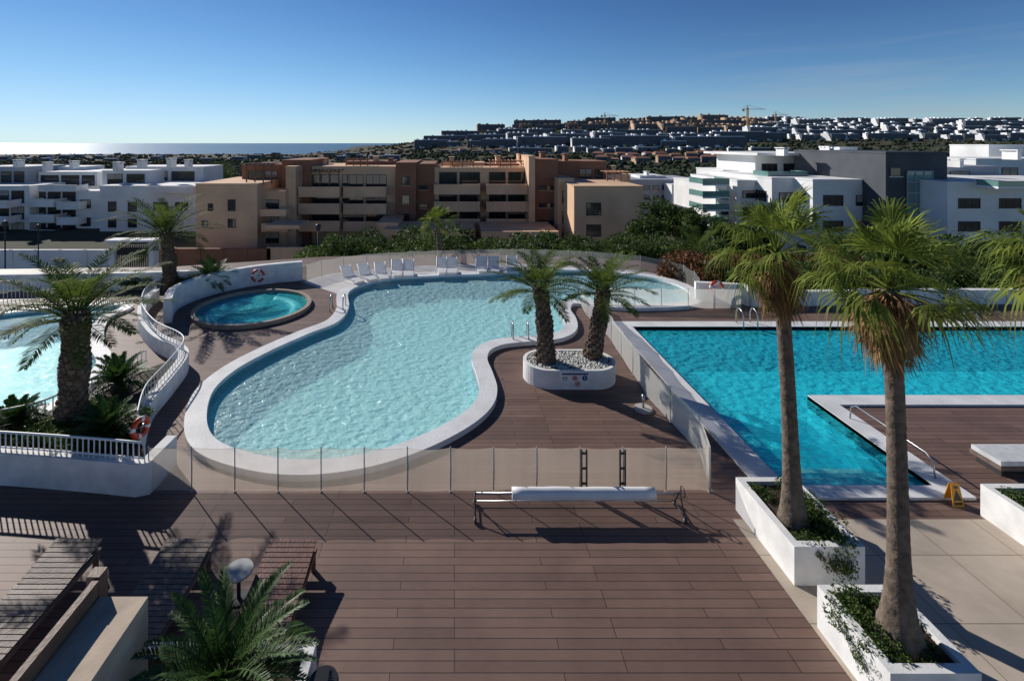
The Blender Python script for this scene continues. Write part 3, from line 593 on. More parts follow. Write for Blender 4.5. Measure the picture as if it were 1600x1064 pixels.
for x,y,s in ((5.75,8.05,.6),(6.1,8.05,.85),(6.25,8.5,.9),(6.2,9.0,.8),(5.7,9.1,.6),(5.5,6.85,.8),(5.45,6.5,.8),(5.95,6.25,.55),(5.5,6.25,.65),(6.05,6.8,.7),(10.2,7.8,.8),(10.7,8.3,.8),(10.3,8.8,.8),(10.9,9.0,.8),(10.15,8.3,.6)):
    put(sG,x,y,.44,R(0,6),s,'trailing green plants spilling over a white planter','trailing planter plants','plant')
for i in range(16):
    x,y=G(R(40,210),R(640,705),.45)
    if y<10.3: y=10.4
    put(sG,x,y,.42,R(0,6),R(.7,1.2),'low green ground cover in the palm bed','palm bed plants','plant')
for i in range(14): put(sA,*G(R(200,330),R(445,452)),0,R(0,6),R(.3,.5),'small shrub behind the white wall near the palm','shrubs behind the spa wall')
for i in range(6): put(sG,R(-3.7,-2.3),R(5.5,6.0),.36,R(0,6),R(.45,.6),'low leafy plants around the cycad','plants around the cycad','plant')
for x,y,z,s in ((6.2,7.84,.15,.55),(5.95,7.84,.22,.5),(5.75,7.86,.4,.3),(5.3,6.75,.3,.4),(5.28,6.45,.22,.42),(5.32,6.15,.36,.3),(5.5,5.99,.3,.3)): put(sG,x,y,z,R(0,6),(s,s*.7,s*1.6),'trailing green plants hanging over the planter rim','trailing planter plants','plant')
for s in (sA,sB,sR,sG): bpy.data.objects.remove(s)
def tree(px,py,Y,r,zb,seed,label):
    random.seed(seed); x=RX(px,Y); zc=RZ(py,Y); e=thing('broadleaf_tree',label,'tree',(x,Y,zb),'trees between the apartment buildings')
    mb=MB(); mb.tube([(x,Y,zb),(x+.1,Y,(zb+zc)/2),(x,Y,zc)],[.3,.22,.12],8)
    for k in range(5):
        a=k*1.3; mb.tube([(x,Y,zc-r*.8),(x+math.cos(a)*r*.6,Y+math.sin(a)*r*.6,zc+r*.2)],[.12,.04],6)
    mb.obj('trunk',M_trunk,e); mb=MB()
    cl=[(math.cos(a)*q*r,math.sin(a)*q*r,R(-.5,.6)*r,R(.3,.45)*r) for a,q in [(R(0,6.28),R(.1,.75)) for _ in range(22)]]
    for i in range(4200):
        c=random.choice(cl); v=Vector((random.gauss(0,1),random.gauss(0,1),random.gauss(0,1))).normalized()*R(.5,1)**.5*c[3]
        p=Vector((x+c[0]+v.x,Y+c[1]+v.y,zc+c[2]+v.z)); d=Vector((R(-1,1),R(-1,1),R(-.6,1))).normalized(); s=d.cross(Vector((R(-1,1),R(-1,1),R(-1,1)))).normalized(); l=.26*R(.6,1.3)
        mb.add([p-s*l*.35,p+d*l*.5-s*l*.1,p+d*l,p+s*l*.35],[(0,1,2,3)])
    mb.obj('crown',M_shrub,e)
for q in ((1030,345,52,2.6,-8,1),(1062,352,50,2.4,-8,2),(1012,368,48,2,-8,3),(1088,362,46,1.8,-7,4),(1135,375,42,1.9,-7,5),(1185,378,42,1.7,-7,6),(1420,398,40,1.8,-6,7),(345,272,120,4,-9,8),(600,262,150,4.5,-10,9)):
    tree(*q,'leafy green tree between the apartment buildings')
# ------------------------------------------------------------ apartment buildings
def window(root,x0,x1,ya,yb,D,kind=0,n=2):
    X0,X1,z1,z0=RX(x0,D),RX(x1,D),RZ(ya,D),RZ(yb,D); D-=.002; mb=MB(); f=.07
    mb.box(X0,X1,D-.07,D,z1-f,z1,0); mb.box(X0,X1,D-.07,D,z0,z0+f,0); mb.box(X0,X0+f,D-.07,D,z0+f,z1-f,0); mb.box(X1-f,X1,D-.07,D,z0+f,z1-f,0)
    for k in range(1,n): xm=X0+(X1-X0)*k/n; mb.box(xm-.03,xm+.03,D-.06,D,z0+f,z1-f,0)
    mb.box(X0+f,X1-f,D-.03,D-.001,z0+f,z1-f,1)
    if kind: mb.box(X0+f,X1-f,D-.045,D-.031,z1-f-(z1-z0)*R(.2,.6),z1-f,2)
    mb.box(X0-.1,X1+.1,D-.14,D-.0,z0-.08,z0-.001,3)
    mb.obj('window',[M_fr,M_glass,M_blind,root_mat],root)
def sidewin(root,X,y0,y1,z0,z1,sgn):
    mb=MB(); mb.box(X-.06 if sgn<0 else X,X if sgn<0 else X+.06,y0,y1,z0,z1,0); mb.box(X-.08 if sgn<0 else X+.06,X-.06 if sgn<0 else X+.08,y0+.08,y1-.08,z0+.08,z1-.08,1); mb.obj('window',[M_fr,M_glass],root)
def balcony(root,x0,x1,ya,yb,D,dep,mat,glass=None):
    X0,X1,z1,z0=RX(x0,D),RX(x1,D),RZ(ya,D),RZ(yb,D); mb=MB(); t=.18
    g=1 if glass else 0; tt=.04 if glass else t
    mb.box(X0,X1,D,D+dep,z0-.2,z0,0)
    mb.box(X0,X1,D,D+tt,z0+.001,z1,g); mb.box(X0,X0+tt,D+tt,D+dep,z0+.001,z1,g); mb.box(X1-tt,X1,D+tt,D+dep,z0+.001,z1,g)
    if not glass: mb.box(X0-.04,X1+.04,D-.04,D+t+.04,z1+.001,z1+.07,0)
    mb.obj('balcony',[mat,glass or mat],root)
def mass(mb,x0,x1,ya,D,dep,zb,m=0,cap=True):
    X0,X1,z1=RX(x0,D),RX(x1,D),RZ(ya,D); mb.box(X0,X1,D,D+dep,zb,z1,m)
    if cap: mb.box(X0-.06,X1+.06,D-.06,D+dep+.06,z1+.002,z1+.18,m)
def roofbits(root,L,D):
    for x0,x1,ya,yb,mm in L:
        mb=MB(); X0,X1,z1,z0=RX(x0,D),RX(x1,D),RZ(ya,D),RZ(yb,D); mb.box(X0,X1,D,D+1.6,z0,z1,0); mb.box(X0-.12,X1+.12,D-.12,D+1.72,z1+.15,z1+.27,0)
        for a in (X0,X1-.12): 
            for b_ in (D,D+1.48): mb.box(a,a+.12,b_,b_+.12,z1,z1+.15,0)
        mb.obj('chimney',mm,root)
def pergola(root,x0,x1,ya,yb,D,dep,mat):
    X0,X1,z1,z0=RX(x0,D),RX(x1,D),RZ(ya,D),RZ(yb,D); mb=MB(); nb=int((X1-X0)/.6)
    for a in np.linspace(X0,X1-.15,4): mb.box(a,a+.15,D,D+.15,z0,z1-.12)
    mb.box(X0-.1,X1+.1,D-.03,D+.18,z1-.119,z1+.05)
    for k in range(nb+1): a=X0+(X1-X0-.08)*k/nb; mb.box(a,a+.08,D-.3,D+dep,z1+.052,z1+.18)
    mb.obj('pergola',mat,root)
root_mat=M_tan
b1=thing('apartment_building','tan and brown terraced apartment block at the street corner','apartment building',(RX(390,66),70,-8))
mb=MB(); mass(mb,306,402,289,66,13,-8,0); mass(mb,402.2,446,300,69,12,-8,0); mass(mb,378,440,259,74,9,-8,1); mass(mb,440.3,484,252,73,11,-8,1); mass(mb,446.5,462,262,70,5,-8,0); mb.obj('wall',[M_tan,M_brn],b1)
for x0,x1,ya,yb in ((356,368,312,330),(356,368,342,356),(325,333,318,330),(315,325,345,356)): window(b1,x0,x1,ya,yb,66,0,1)
for x0,x1,ya,yb in ((412,436,312,328),(412,436,338,352),(410,436,362,380)): window(b1,x0,x1,ya,yb,69,1)
window(b1,388,410,267,282,74,0); window(b1,414,434,267,282,74,1); 
balcony(b1,405,447,328,336,66.5,2.4,M_tan); balcony(b1,408,450,350,360,66,2.9,M_tan)
mb=MB(); mb.box(RX(418,63),RX(472,63),62,66,RZ(356,63),RZ(350,63)); mb.obj('entrance_canopy',M_tan,b1)
pergola(b1,384,425,258,289,68,4,M_woodB)
b2=thing('apartment_building','tan apartment block with stacked solid balconies and roof pergola','apartment building',(RX(550,74),78,-8))
mb=MB(); mass(mb,484.3,618,262,74,12,-8,0); mass(mb,618.3,650,256,73,12,-8,1); mass(mb,540,612,254,79,7,-8,1); mass(mb,590,622,350,66,7,-8,0); mb.obj('wall',[M_tan,M_brn],b2)
for yy in (0,29,58):
    for a,b_ in ((488,530),(535,568),(572,604)): window(b2,a,b_,273+yy,294+yy,74,R(0,1)>.7,3)
    window(b2,628,640,276+yy,290+yy,73,0,1)
for a,b_,D in ((466,530,70.5),(536,603,71.5)):
    for yy in (0,27,54): balcony(b2,a,b_,292+yy+R(0,1),306+yy,D,74-D-.01,M_tan)
pergola(b2,484,530,268,289,71,3,M_woodB); pergola(b2,540,575,250,262,75,3,M_brn)
roofbits(b2,[(500,507,250,262,M_tan),(583,590,247,256,M_tan),(606,613,250,258,M_brn)],80)
b3=thing('apartment_building','tan apartment block with brown stair tower and long balconies','apartment building',(RX(740,73),78,-8))
mb=MB(); mass(mb,650.3,679,258,74,12,-8,1); mass(mb,679.3,826,264,74,12,-8,0); mass(mb,690,758,256,80,5.5,-8,0); mass(mb,760,824,258,80,5.5,-8,1); mass(mb,826.3,836,246,70,14,-8,0); mass(mb,836.3,872,251,71,13,-8,1); mb.obj('wall',[M_tan,M_brn],b3)
for yy in (0,29,58):
    for a,b_ in ((686,714),(718,750),(764,790),(794,822)): window(b3,a,b_,269+yy,290+yy,74,R(0,1)>.7,3)
    window(b3,655,668,290+yy if yy<50 else 345,297+yy if yy<50 else 352,74,0,1)
for yy in (0,27,54): window(b3,842,866,290+yy*1.0,298+yy,71,0,4)
for a,b_ in ((678,750),(760,832)):
    for yy in (0,27,54): balcony(b3,a,b_,289+yy,302+yy,70.5,3.4,M_tan)
roofbits(b3,[(702,709,248,258,M_tan),(775,782,246,256,M_tan),(812,819,243,254,M_brn),(845,853,240,250,M_brn)],78); pergola(b3,690,740,253,264,76,3,M_brn); pergola(b3,765,815,252,264,76,3,M_brn)
mb=MB(); mb.box(RX(600,64),RX(742,64),63.5,70.4,RZ(368,64),RZ(358,64)); mb.box(RX(610,64),RX(735,64),66,70.4,-8,RZ(368,64)-.01,0); mb.box(RX(752,63),RX(872,63),62.5,70.4,RZ(372,63),RZ(361,63)); mb.box(RX(765,63),RX(860,63),65,70.4,-8,RZ(372,63)-.01); mb.obj('garage_podium',M_tan,b3)
b4=thing('apartment_building','tan apartment block with brown penthouse and vertical end wall','apartment building',(RX(940,62),68,-8))
mb=MB(); mass(mb,897,1005,293,62,13,-8,0); mass(mb,872.3,896.5,281,68,12,-8,0); mass(mb,872.5,948,254,76,8,-8,1); mass(mb,950,985,275,76,6,-8,0); mb.obj('wall',[M_tan,M_brn],b4)
for yy in (0,34): window(b4,916,939,317+yy,337+yy*.97,62,0,2)
for yy in (0,32,60): window(b4,878,890,298+yy,318+yy,68,1,1)
window(b4,905,925,264,280,76,1); window(b4,930,943,264,280,76,0)
roofbits(b4,[(955,962,262,275,M_tan),(882,888,243,253,M_brn)],77); pergola(b4,948,982,270,293,70,3,M_brn)
root_mat=M_wb
def whiteblk(label,D,blocks,wins,bals,roofs,zb=-9):
    r=thing('apartment_building',label,'apartment building',(RX(blocks[0][0],D),D+4,zb)); mb=MB()
    for x0,x1,ya,d,dep,mm in blocks: mass(mb,x0,x1,ya,d,dep,zb,mm)
    mb.obj('wall',[M_wb,M_gry,M_lgry],r)
    for x0,x1,ya,yb,d,n in wins: window(r,x0,x1,ya,yb,d,R(0,1)>.75,n)
    for x0,x1,ya,yb,d,dep,gl in bals: balcony(r,x0,x1,ya,yb,d,dep,M_wb,glass=M_bglass if gl else None)
    roofbits(r,[(a,b_,c,d2,M_wb) for a,b_,c,d2 in roofs],D+5); return r
whiteblk('white apartment block with square windows and roof terraces',84,[(156,306,292,84,12,0),(160,232,268,90,8,0),(196,318,262,95,8,0),(120,156,300,87,10,0)],
 [(169,182,315,331,84,1),(169,182,342,356,84,1),(200,214,316,331,84,1),(200,214,342,356,84,1),(240,262,316,330,84,2),(240,262,342,356,84,2),(274,294,316,330,84,2),(126,142,312,326,87,1),(126,142,340,354,87,1),(168,192,272,290,90,2),(198,226,272,290,90,2),(236,262,268,286,95,2),(268,304,268,286,95,3)],
 [(228,300,292,300,82,2,0)],[(176,184,256,268),(214,222,252,262),(260,268,250,262),(288,294,252,262)])
whiteblk('white terraced apartment block with stacked balconies',86,[(48,120,296,88,12,0),(60,152,270,94,9,0),(76,130,262,99,6,0)],
 [(52+k*23,72+k*23,299+j*25,319+j*25,88,2) for k in range(3) for j in range(3)]+[(64,92,274,292,94,2),(96,124,274,292,94,2),(128,148,274,292,94,1)],
 [(44,84,312+j*24,322+j*24,85,3,0) for j in range(3)]+[(88,122,316+j*24,326+j*24,85,3,0) for j in range(3)]+[(60,118,290,298,86,3,0)],[(66,72,256,268),(108,114,254,264)])
whiteblk('white and grey apartment block with glazed openings',84,[(-60,46,292,86,12,0),(-40,43,262,92,9,2),(-150,-62,280,86,14,0)],
 [(-30+k*24,-10+k*24,298+j*25,318+j*25,86,2) for k in range(3) for j in range(3)]+[(2,18,268,286,92,1),(22,38,268,286,92,1)],
 [(-36,10,314+j*25,324+j*25,83,3,0) for j in range(3)],[(20,27,252,262)])
wr=whiteblk('white apartment block with rounded green glass balconies',58,[(1270,1383,283,55,14,0),(1206,1270,280,58,14,0),(1152,1206,284,61,12,0),(1118,1152,290,63,12,0),(1180,1362,244,68,10,0),(1130,1182,268,72,8,0),(1312,1340,232,72,4,0)],
 [(1286,1317,305,322,55,3),(1337,1368,305,322,55,3),(1286,1317,345,361,55,3),(1337,1368,345,361,55,3),(1217,1245,301,317,58,3),(1217,1245,336,351,58,3),(1160,1180,298,310,61,2),(1160,1180,324,338,61,2),(1188,1200,298,310,61,1),(1126,1146,300,312,63,2),(1126,1146,322,336,63,2)]+[(1190+k*34,1214+k*34,256,274,68,3) for k in range(5)],
 [(1098,1140,279+j*20,288+j*20,60,3.5,1) for j in range(4)]+[(1200,1262,268,281,60,3,1)],[(1225,1232,234,244),(1296,1303,232,244)],-8)
mb=MB(); mb.box(RX(1176,66),RX(1300,66),65,79,RZ(243,66),RZ(239,66)); mb.obj('roof_slab',M_wb,wr)
for k in range(3): sidewin(wr,RX(1206,58),59+k*4,61+k*4,RZ(317,58),RZ(300,58),-1); sidewin(wr,RX(1270,55),56,57.6,RZ(320,55)-k*3,RZ(304,55)-k*3,-1)
wg=whiteblk('dark grey stair tower block with tall glazed strip',52,[(1384,1480,240,52,14,1),(1345,1383.8,250,66,8,1)],[(1390,1408,262,276,52,1)],[],[],-8)
mb=MB(); X0,X1=RX(1416,51.99),RX(1456,51.99); mb.box(X0,X1,51.9,51.99,RZ(352,52),RZ(268,52),0)
for k in range(6): zz=RZ(268+k*16.8,52); mb.box(X0,X1,51.84,51.899,zz-.06,zz+.06,1)
for k in range(4): xx=X0+(X1-X0)*k/3; mb.box(xx-.04,xx+.04,51.83,51.898,RZ(352,52),RZ(268,52),1)
mb.obj('stair_window',[M_bglass,M_lgry],wg)
whiteblk('white apartment block with dark framed windows and penthouse',50,[(1480.5,1760,287,49,15,0),(1525,1760,250,66,8,0),(1478,1560,262,60,5.9,2),(1545,1600,228,76,6,0)],
 [(1497+k*64,1531+k*64,310,326,49,3) for k in range(4)]+[(1497+k*64,1531+k*64,346,362,49,3) for k in range(4)]+[(1565+k*40,1590+k*40,262,278,66,2) for k in range(4)]+[(1484,1515,268,284,60,2)],
 [(1560,1640,283,292,47,2,1)],[(1500,1506,252,262),(1590,1596,238,250)],-8)
whiteblk('pale grey apartment block with dark windows behind trees',108,[(985,1096,282,108,14,2),(1000,1040,276,112,8,0),(1050,1090,290,104,4,0)],
 [(992+k*14,1001+k*14,290+j*15,298+j*15,108,1) for k in range(4) for j in range(3)]+[(1056+k*16,1066+k*16,296+j*15,304+j*15,104,1) for k in range(2) for j in range(3)],[],[(1010,1014,270,276)],-9)
def simplewall(x0,x1,ya,D,label,mat,zb=-8.05,th=.3):
    mb=MB(); mb.box(RX(x0,D),RX(x1,D),D,D+th,zb,RZ(ya,D)); mb.box(RX(x0,D)-.05,RX(x1,D)+.05,D-.05,D+th+.05,RZ(ya,D)+.002,RZ(ya,D)+.1)
    k=int((RX(x1,D)-RX(x0,D))/3)+1
    for i in range(k+1): X=RX(x0,D)+(RX(x1,D)-RX(x0,D))*i/k; mb.box(X-.2,X+.2,D-.1,D-.052,zb,RZ(ya,D)+.15)
    mb.obj('boundary_wall',mat,label=label,category='wall')
simplewall(-60,172,392,56,'white boundary wall along the street below white apartments',M_wb); simplewall(238,420,390,60,'brown boundary wall along the street',M_brn); simplewall(420,640,388,60,'tan boundary wall along the street below balconies',M_tan)
gt=thing('gatehouse','white entrance gate with dark metal leaves on the street','gate',(RX(205,55),55,-8)); D=55
mb=MB()
for a,b_ in ((170,178),(232,240)): mb.box(RX(a,D),RX(b_,D),D,D+1,-8,RZ(378,D))
mb.box(RX(166,D),RX(244,D),D-.3,D+1.3,RZ(378,D)+.002,RZ(375,D)+.0); mb.obj('gate_frame',M_wb,gt)
mb=MB()
for k in range(16): X=RX(179,D)+k*(RX(231,D)-RX(179,D))/15; mb.box(X-.06,X+.06,D+.4,D+.46,-8,RZ(384,D))
mb.box(RX(179,D),RX(231,D),D+.461,D+.5,RZ(400,D),RZ(388,D)); mb.obj('gate_leaf',M_dark,gt)
def lamp(px,pt,Y,zb=-8):
    X=RX(px,Y); zt=RZ(pt,Y); e=thing('street_lamp','black street lamp with lantern head by the street','street lamp',(X,Y,zb),'street lamps')
    mb=MB(); mb.tube([(X,Y,zb),(X,Y,zb+.6),(X,Y,zt-.5)],[.12,.07,.05],8); mb.obj('pole',M_dark,e)
    mb=MB(); mb.tube([(X,Y,zt-.5),(X,Y,zt-.1),(X,Y,zt),(X,Y,zt+.12)],[.14,.25,.27,.03],10); mb.obj('lantern',M_dark,e)
for a in ((8,347,44),(497,352,46),(60,352,56),(640,362,50)): lamp(*a)
# ------------------------------------------------------------ far town
M_fop=mk('far_hazed_opening',(.11,.12,.14),(.07,.08,.10),.2,.6)  # dark openings lifted to bluish grey, distance haze painted into the colour
def blockmesh(nm,w,dp,st,mw,mr,seed,villa=False):
    random.seed(seed); mb=MB(); h=3.1
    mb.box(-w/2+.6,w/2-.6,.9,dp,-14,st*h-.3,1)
    for s in range(st):
        sb=s*1.6; z=s*h; nb=max(2,int(w/7)); bw=w/nb
        for k in range(nb):
            x0=-w/2+k*bw; y0=sb+(.0 if k%2 else 1.1)
            mb.box(x0,x0+bw-.01,y0,dp,z-.3,z+1.25,0)
            mb.box(x0,x0+1.4,y0+.5,dp-.02,z+1.25,z+h-.31,0)
            if R(0,1)<.4: mb.box(x0+1.4,x0+bw*.6,y0+.8,dp-.02,z+1.25,z+h-.31,0)
    if villa:
        z=st*h; mb.box(-w/2-.4,w/2+.4,st*1.1-.5,dp+.4,z-.3,z,0); x=w/2+.4
        mb.add([(-x,st*1.1-.5,z),(x,st*1.1-.5,z),(x,dp+.4,z),(-x,dp+.4,z),(-x*.6,(st*1.1+dp)/2,z+2),(x*.6,(st*1.1+dp)/2,z+2)],[(0,1,5,4),(1,2,5),(2,3,4,5),(3,0,4)],2)
    else:
        z=st*h; mb.box(-w/2,w/2,st*1.6,dp+.02,z-.31,z+.5,0)
        for k in range(int(w/8)):
            if R(0,1)<.6: x=-w/2+3+k*8; mb.box(x,x+R(2,5),dp-5,dp-1,z+.5,z+R(1.8,3),0)
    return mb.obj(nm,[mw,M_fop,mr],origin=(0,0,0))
M_far=mk('far_white_render',(.92,.92,.92),(.84,.84,.84),.1,.9,orand=.2); M_fart=mk('far_ochre_render',(.74,.50,.32),(.62,.41,.26),.1,.9,orand=.35); M_roof=mk('terracotta_roof',(.38,.17,.10),(.28,.13,.08),.4,.9)  # far white is lightened in its base colour to stand in for haze
W=[blockmesh('a',50,16,4,M_far,M_roof,1),blockmesh('a',28,15,3,M_far,M_roof,2),blockmesh('a',68,16,4,M_far,M_roof,3),blockmesh('a',14,11,2,M_far,M_roof,4,True),blockmesh('a',18,13,3,M_far,M_roof,8)]
T=[blockmesh('a',56,16,4,M_fart,M_roof,5),blockmesh('a',34,15,3,M_fart,M_roof,6),blockmesh('a',14,11,2,M_fart,M_roof,7,True)]
def hit(px,py):
    Y=230.0
    while Y<1900:
        X=RX(px,Y); 
        if 224+F*(H-terr(X,Y))/Y<=py: return X,Y,terr(X,Y)
        Y*=1.01
    return None
random.seed(77); placed=[]
def place(lst,px,py,label,group,sc=1,big=1.0):
    q=hit(px,py)
    if not q: return
    sc*=big; s=random.choice(lst); w=s.dimensions.x*sc*F/q[1]*.5
    for a in placed:
        if abs(a[0]-px)<(a[2]+w)*.8 and abs(a[1]-py)<3.6: return
    placed.append((px,py,w))
    o=s.copy(); C.objects.link(o); o.name='distant_apartment_block'; o.location=q; o.rotation_euler=(0,0,R(-.45,.25)); o.scale=(sc*R(.85,1.2),sc,sc*R(.85,1.1)); o['label']=label; o['category']='building'; o['group']=group
for row,(py,a,b_,st,l,lab) in enumerate([
 (193,820,1190,14,'T','ochre hillside apartment block near the ridge'),(198,790,1190,14,'T','ochre hillside apartment block near the ridge'),(204,770,1200,14,'T','ochre hillside apartment block near the ridge'),
 (214,720,1030,20,'W','long white hillside apartment block'),(210,1030,1190,16,'T','ochre hillside apartment block near the ridge'),(222,690,1190,18,'W','long white hillside apartment block'),(231,680,1160,20,'W','long white hillside apartment block'),
 (193,1190,1640,10,'W','white hillside apartment block on the ridge'),(197,1180,1640,10,'W','white hillside apartment block on the ridge'),(202,1190,1640,10,'W','white hillside apartment block on the ridge'),(207,1200,1640,12,'W','white hillside apartment block in a terraced row'),(213,1200,1640,13,'W','white hillside apartment block in a terraced row'),(220,1200,1640,18,'W','white hillside apartment block in a terraced row'),
 (240,690,1200,20,'V','white villa among trees on the lower slope'),(248,930,1200,14,'Q','small ochre house with terracotta roof on the slope'),(256,940,1180,14,'Q','small ochre house with terracotta roof on the slope')]):
    px=a
    while px<b_:
        p2=px+R(-4,4); y2=py+R(-1.2,1.2)
        if l=='W': place([W[0],W[1],W[2],W[2]] if a<1150 else [W[0],W[1],W[4]],p2,y2,lab,'white hillside apartments',R(.75,1),1.3)
        elif l=='T': place(T[:2],p2,y2,lab,'ochre hillside apartments',R(.85,1.05),1.5)
        elif l=='V': place([W[3],W[4],W[1]],p2,y2,lab,'villas on the slope',R(.6,.9),1.0)
        else: place([T[2],T[2],W[3]],p2,y2,lab,'terracotta roofed houses',R(.6,.8),1.2)
        px+=st*R(.7,1.2)
for i in range(60): place([W[3],W[4],W[1],W[1]],R(0,640),R(236,254),'low white building among trees on the coastal plain','coastal plain buildings',R(.6,1.0))
for px,py,sc in ((200,247,2.0),(375,238,1.2)): place(T[:1],px,py,'mid-rise ochre building near the shore','coastal plain buildings',sc)
for s in W+T: bpy.data.objects.remove(s)
def woodland():
    t=(1+5**.5)/2; ico=np.array([(-1,t,0),(1,t,0),(-1,-t,0),(1,-t,0),(0,-1,t),(0,1,t),(0,-1,-t),(0,1,-t),(t,0,-1),(t,0,1),(-t,0,-1),(-t,0,1)],float); ico/=np.linalg.norm(ico[0])
    fa=[(0,11,5),(0,5,1),(0,1,7),(0,7,10),(0,10,11),(1,5,9),(5,11,4),(11,10,2),(10,7,6),(7,1,8),(3,9,4),(3,4,2),(3,2,6),(3,6,8),(3,8,9),(4,9,5),(2,4,11),(6,2,10),(8,6,7),(9,8,1)]
    V=[];Fc=[];o=0; rng=np.random.default_rng(5); cnt=0
    while cnt<10000:
        Y=math.exp(rng.uniform(math.log(100),math.log(1850))); u=rng.uniform(-1.05,1.25); X=u*Y
        if Y<125 and -.95<u<.95: continue
        if math.sin(X*.02+Y*.013)+math.sin(Y*.03-X*.011)+rng.uniform(-1.2,1.6)<-.8: continue
        z=terr(X,Y); r=rng.uniform(2,4.2)*(1+.1*(Y>800)); 
        if Y<260: r*=.75
        for k in range(3):
            c=np.array([X+rng.normal()*r*.7,Y+rng.normal()*r*.5,z+r*.5*rng.uniform(.7,1.3)]); v=ico*(r*rng.uniform(.45,.8))*rng.uniform(.7,1.25,(12,1))*np.array([1.1,1.1,.85])+c
            V.append(v); Fc+= [(a+o,b+o,c2+o) for a,b,c2 in fa]; o+=12
        cnt+=1
    me=bpy.data.meshes.new('woodland'); me.from_pydata(np.concatenate(V).tolist(),[],Fc); me.materials.append(mk('hazed_tree_foliage',(.065,.08,.045),(.035,.048,.03),.15,.95,island=.3,spec=.05)); ob=bpy.data.objects.new('woodland',me); C.objects.link(ob); ob['kind']='stuff'; ob['label']='dark green trees covering the plain and hillside'; ob['category']='trees'  # foliage green lightened, with aerial haze put into the colour
woodland()
def crane(px,pt,py,jl,label):
    q=hit(px,py) or (RX(px,1500),1500,terr(RX(px,1500),1500)); X,Y,zb=q; zt=RZ(pt,Y); e=thing('tower_crane',label,'crane',(X,Y,zb),'construction cranes on the hill')
    mb=MB()
    for a,b_ in ((-1,-1),(1,-1),(1,1),(-1,1)): mb.box(X+a-.3,X+a+.3,Y+b_-.3,Y+b_+.3,zb,zt+3)
    z=zb; 
    while z<zt: mb.tube([(X-1,Y-1,z),(X+1,Y-1,z+3)],.15,4); z+=3
    mb.obj('mast',M_yelc,e); mb=MB(); mb.box(X-jl*.3,X+jl,Y-.5,Y+.5,zt-.4,zt+.4); mb.tube([(X,Y,zt+7),(X+jl*.8,Y,zt+.4)],.2,4); mb.tube([(X,Y,zt+7),(X-jl*.28,Y,zt+.4)],.2,4); mb.box(X-.4,X+.4,Y-.4,Y+.4,zt+.4,zt+7); mb.obj('jib',M_yelc,e)
    mb=MB(); mb.box(X-jl*.3,X-jl*.3+4,Y-1.2,Y+1.2,zt-3.5,zt-.41); mb.obj('counterweight',M_lgry,e)
M_yelc=mk('crane_paint',(.42,.25,.08),None,1,.6)
for a in ((945,181,202,30),(1168,171,212,32),(1212,180,200,26),(888,196,206,22),(815,197,208,18),(1080,192,205,22)): crane(*a,'tower crane above the hillside buildings')
# ------------------------------------------------------------ light, sky, camera
az=math.radians(-46); el=math.radians(27)
w=bpy.data.worlds.new('World'); bpy.context.scene.world=w; w.use_nodes=True; t=w.node_tree; bg=t.nodes['Background']
sk=t.nodes.new('ShaderNodeTexSky'); sk.sky_type='NISHITA'; sk.sun_disc=False; sk.sun_elevation=el; sk.sun_rotation=az; sk.altitude=2500; sk.air_density=1.0; sk.dust_density=0; sk.ozone_density=5
gm=t.nodes.new('ShaderNodeGamma'); gm.inputs[1].default_value=1.85; t.links.new(sk.outputs[0],gm.inputs[0])
def vm(op,a,b):
    n=t.nodes.new('ShaderNodeVectorMath'); n.operation=op; t.links.new(a,n.inputs[0])
    if isinstance(b,tuple): n.inputs[1].default_value=b
    else: t.links.new(b,n.inputs[1])
    return n.outputs[0]
x=vm('MULTIPLY',gm.outputs[0],(.055,.043,.032))
y=vm('ADD',vm('MULTIPLY',x,(1.15,.85,.65)),(1,1,1)); z=vm('DIVIDE',x,y)
z=vm('MULTIPLY',z,(10,10,10))
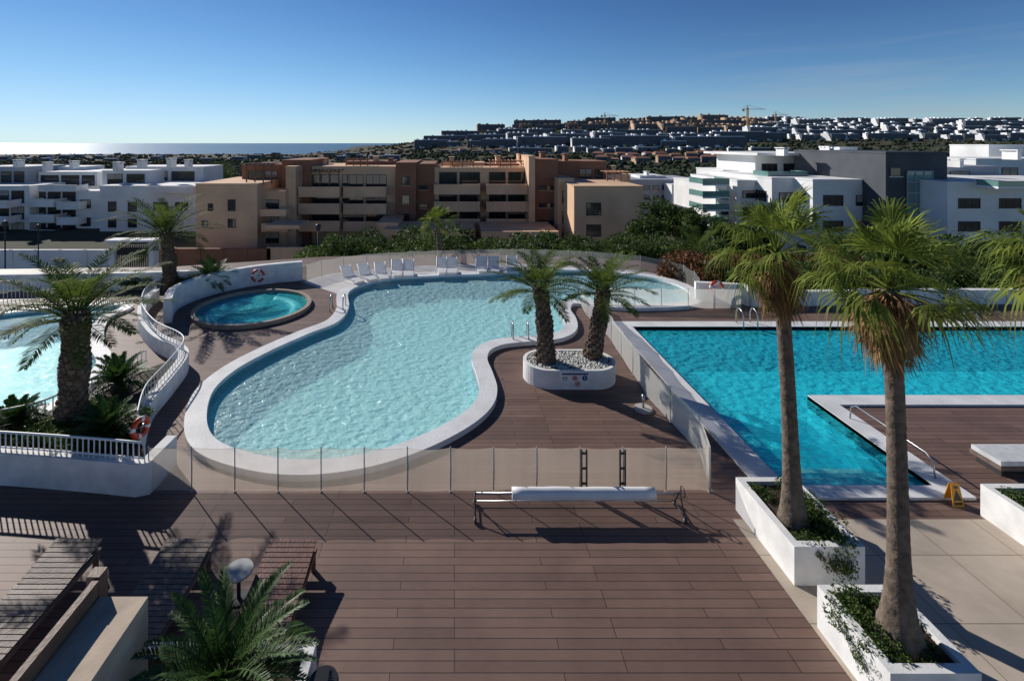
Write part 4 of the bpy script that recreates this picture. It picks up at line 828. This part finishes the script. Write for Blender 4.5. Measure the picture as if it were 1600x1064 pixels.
# faint high cirrus on the far side of the sky
tc=t.nodes.new('ShaderNodeTexCoord'); mp=t.nodes.new('ShaderNodeMapping'); mp.inputs['Scale'].default_value=(2,2,26); mp.inputs['Rotation'].default_value=(0,.04,0); t.links.new(tc.outputs['Generated'],mp.inputs[0])
nz=t.nodes.new('ShaderNodeTexNoise'); nz.inputs['Scale'].default_value=1.6; nz.inputs['Detail'].default_value=7; t.links.new(mp.outputs[0],nz.inputs[0])
mr=t.nodes.new('ShaderNodeMapRange'); mr.inputs[1].default_value=.5; mr.inputs[2].default_value=.85; mr.inputs[4].default_value=.8; t.links.new(nz.outputs[0],mr.inputs[0])
sx=t.nodes.new('ShaderNodeSeparateXYZ'); t.links.new(tc.outputs['Generated'],sx.inputs[0])
m1=t.nodes.new('ShaderNodeMapRange'); m1.inputs[1].default_value=.1; m1.inputs[2].default_value=.7; t.links.new(sx.outputs[0],m1.inputs[0])
m2=t.nodes.new('ShaderNodeMapRange'); m2.inputs[1].default_value=.2; m2.inputs[2].default_value=.04; t.links.new(sx.outputs[2],m2.inputs[0])
p1=t.nodes.new('ShaderNodeMath'); p1.operation='MULTIPLY'; t.links.new(m1.outputs[0],p1.inputs[0]); t.links.new(m2.outputs[0],p1.inputs[1])
p2=t.nodes.new('ShaderNodeMath'); p2.operation='MULTIPLY'; t.links.new(p1.outputs[0],p2.inputs[0]); t.links.new(mr.outputs[0],p2.inputs[1])
cm=t.nodes.new('ShaderNodeMix'); cm.data_type='RGBA'; cm.inputs[7].default_value=(3.6,4.2,5.0,1); t.links.new(p2.outputs[0],cm.inputs[0]); t.links.new(z,cm.inputs[6])
t.links.new(cm.outputs[2],bg.inputs[0]); bg.inputs[1].default_value=.1
s=bpy.data.lights.new('sun','SUN'); s.energy=5.0; s.angle=math.radians(.5); s.color=(1,.95,.88); so=bpy.data.objects.new('sun',s); C.objects.link(so)
d=Vector((math.sin(az)*math.cos(el),math.cos(az)*math.cos(el),math.sin(el))); so.rotation_euler=d.to_track_quat('Z','Y').to_euler()
cam=bpy.data.cameras.new('camera'); co=bpy.data.objects.new('camera',cam); C.objects.link(co); co.location=(0,0,H); co.rotation_euler=(math.radians(90),0,0)
cam.sensor_width=36; cam.lens=F/1600*36; cam.shift_x=90/1600; cam.shift_y=-308/1600; cam.clip_end=300000; cam.clip_start=.1
bpy.context.scene.camera=co
vs_=bpy.context.scene.view_settings; vs_.view_transform='Standard'; vs_.look='None'; vs_.exposure=0
for o in bpy.data.objects:
    if '_o' in o: del o['_o']
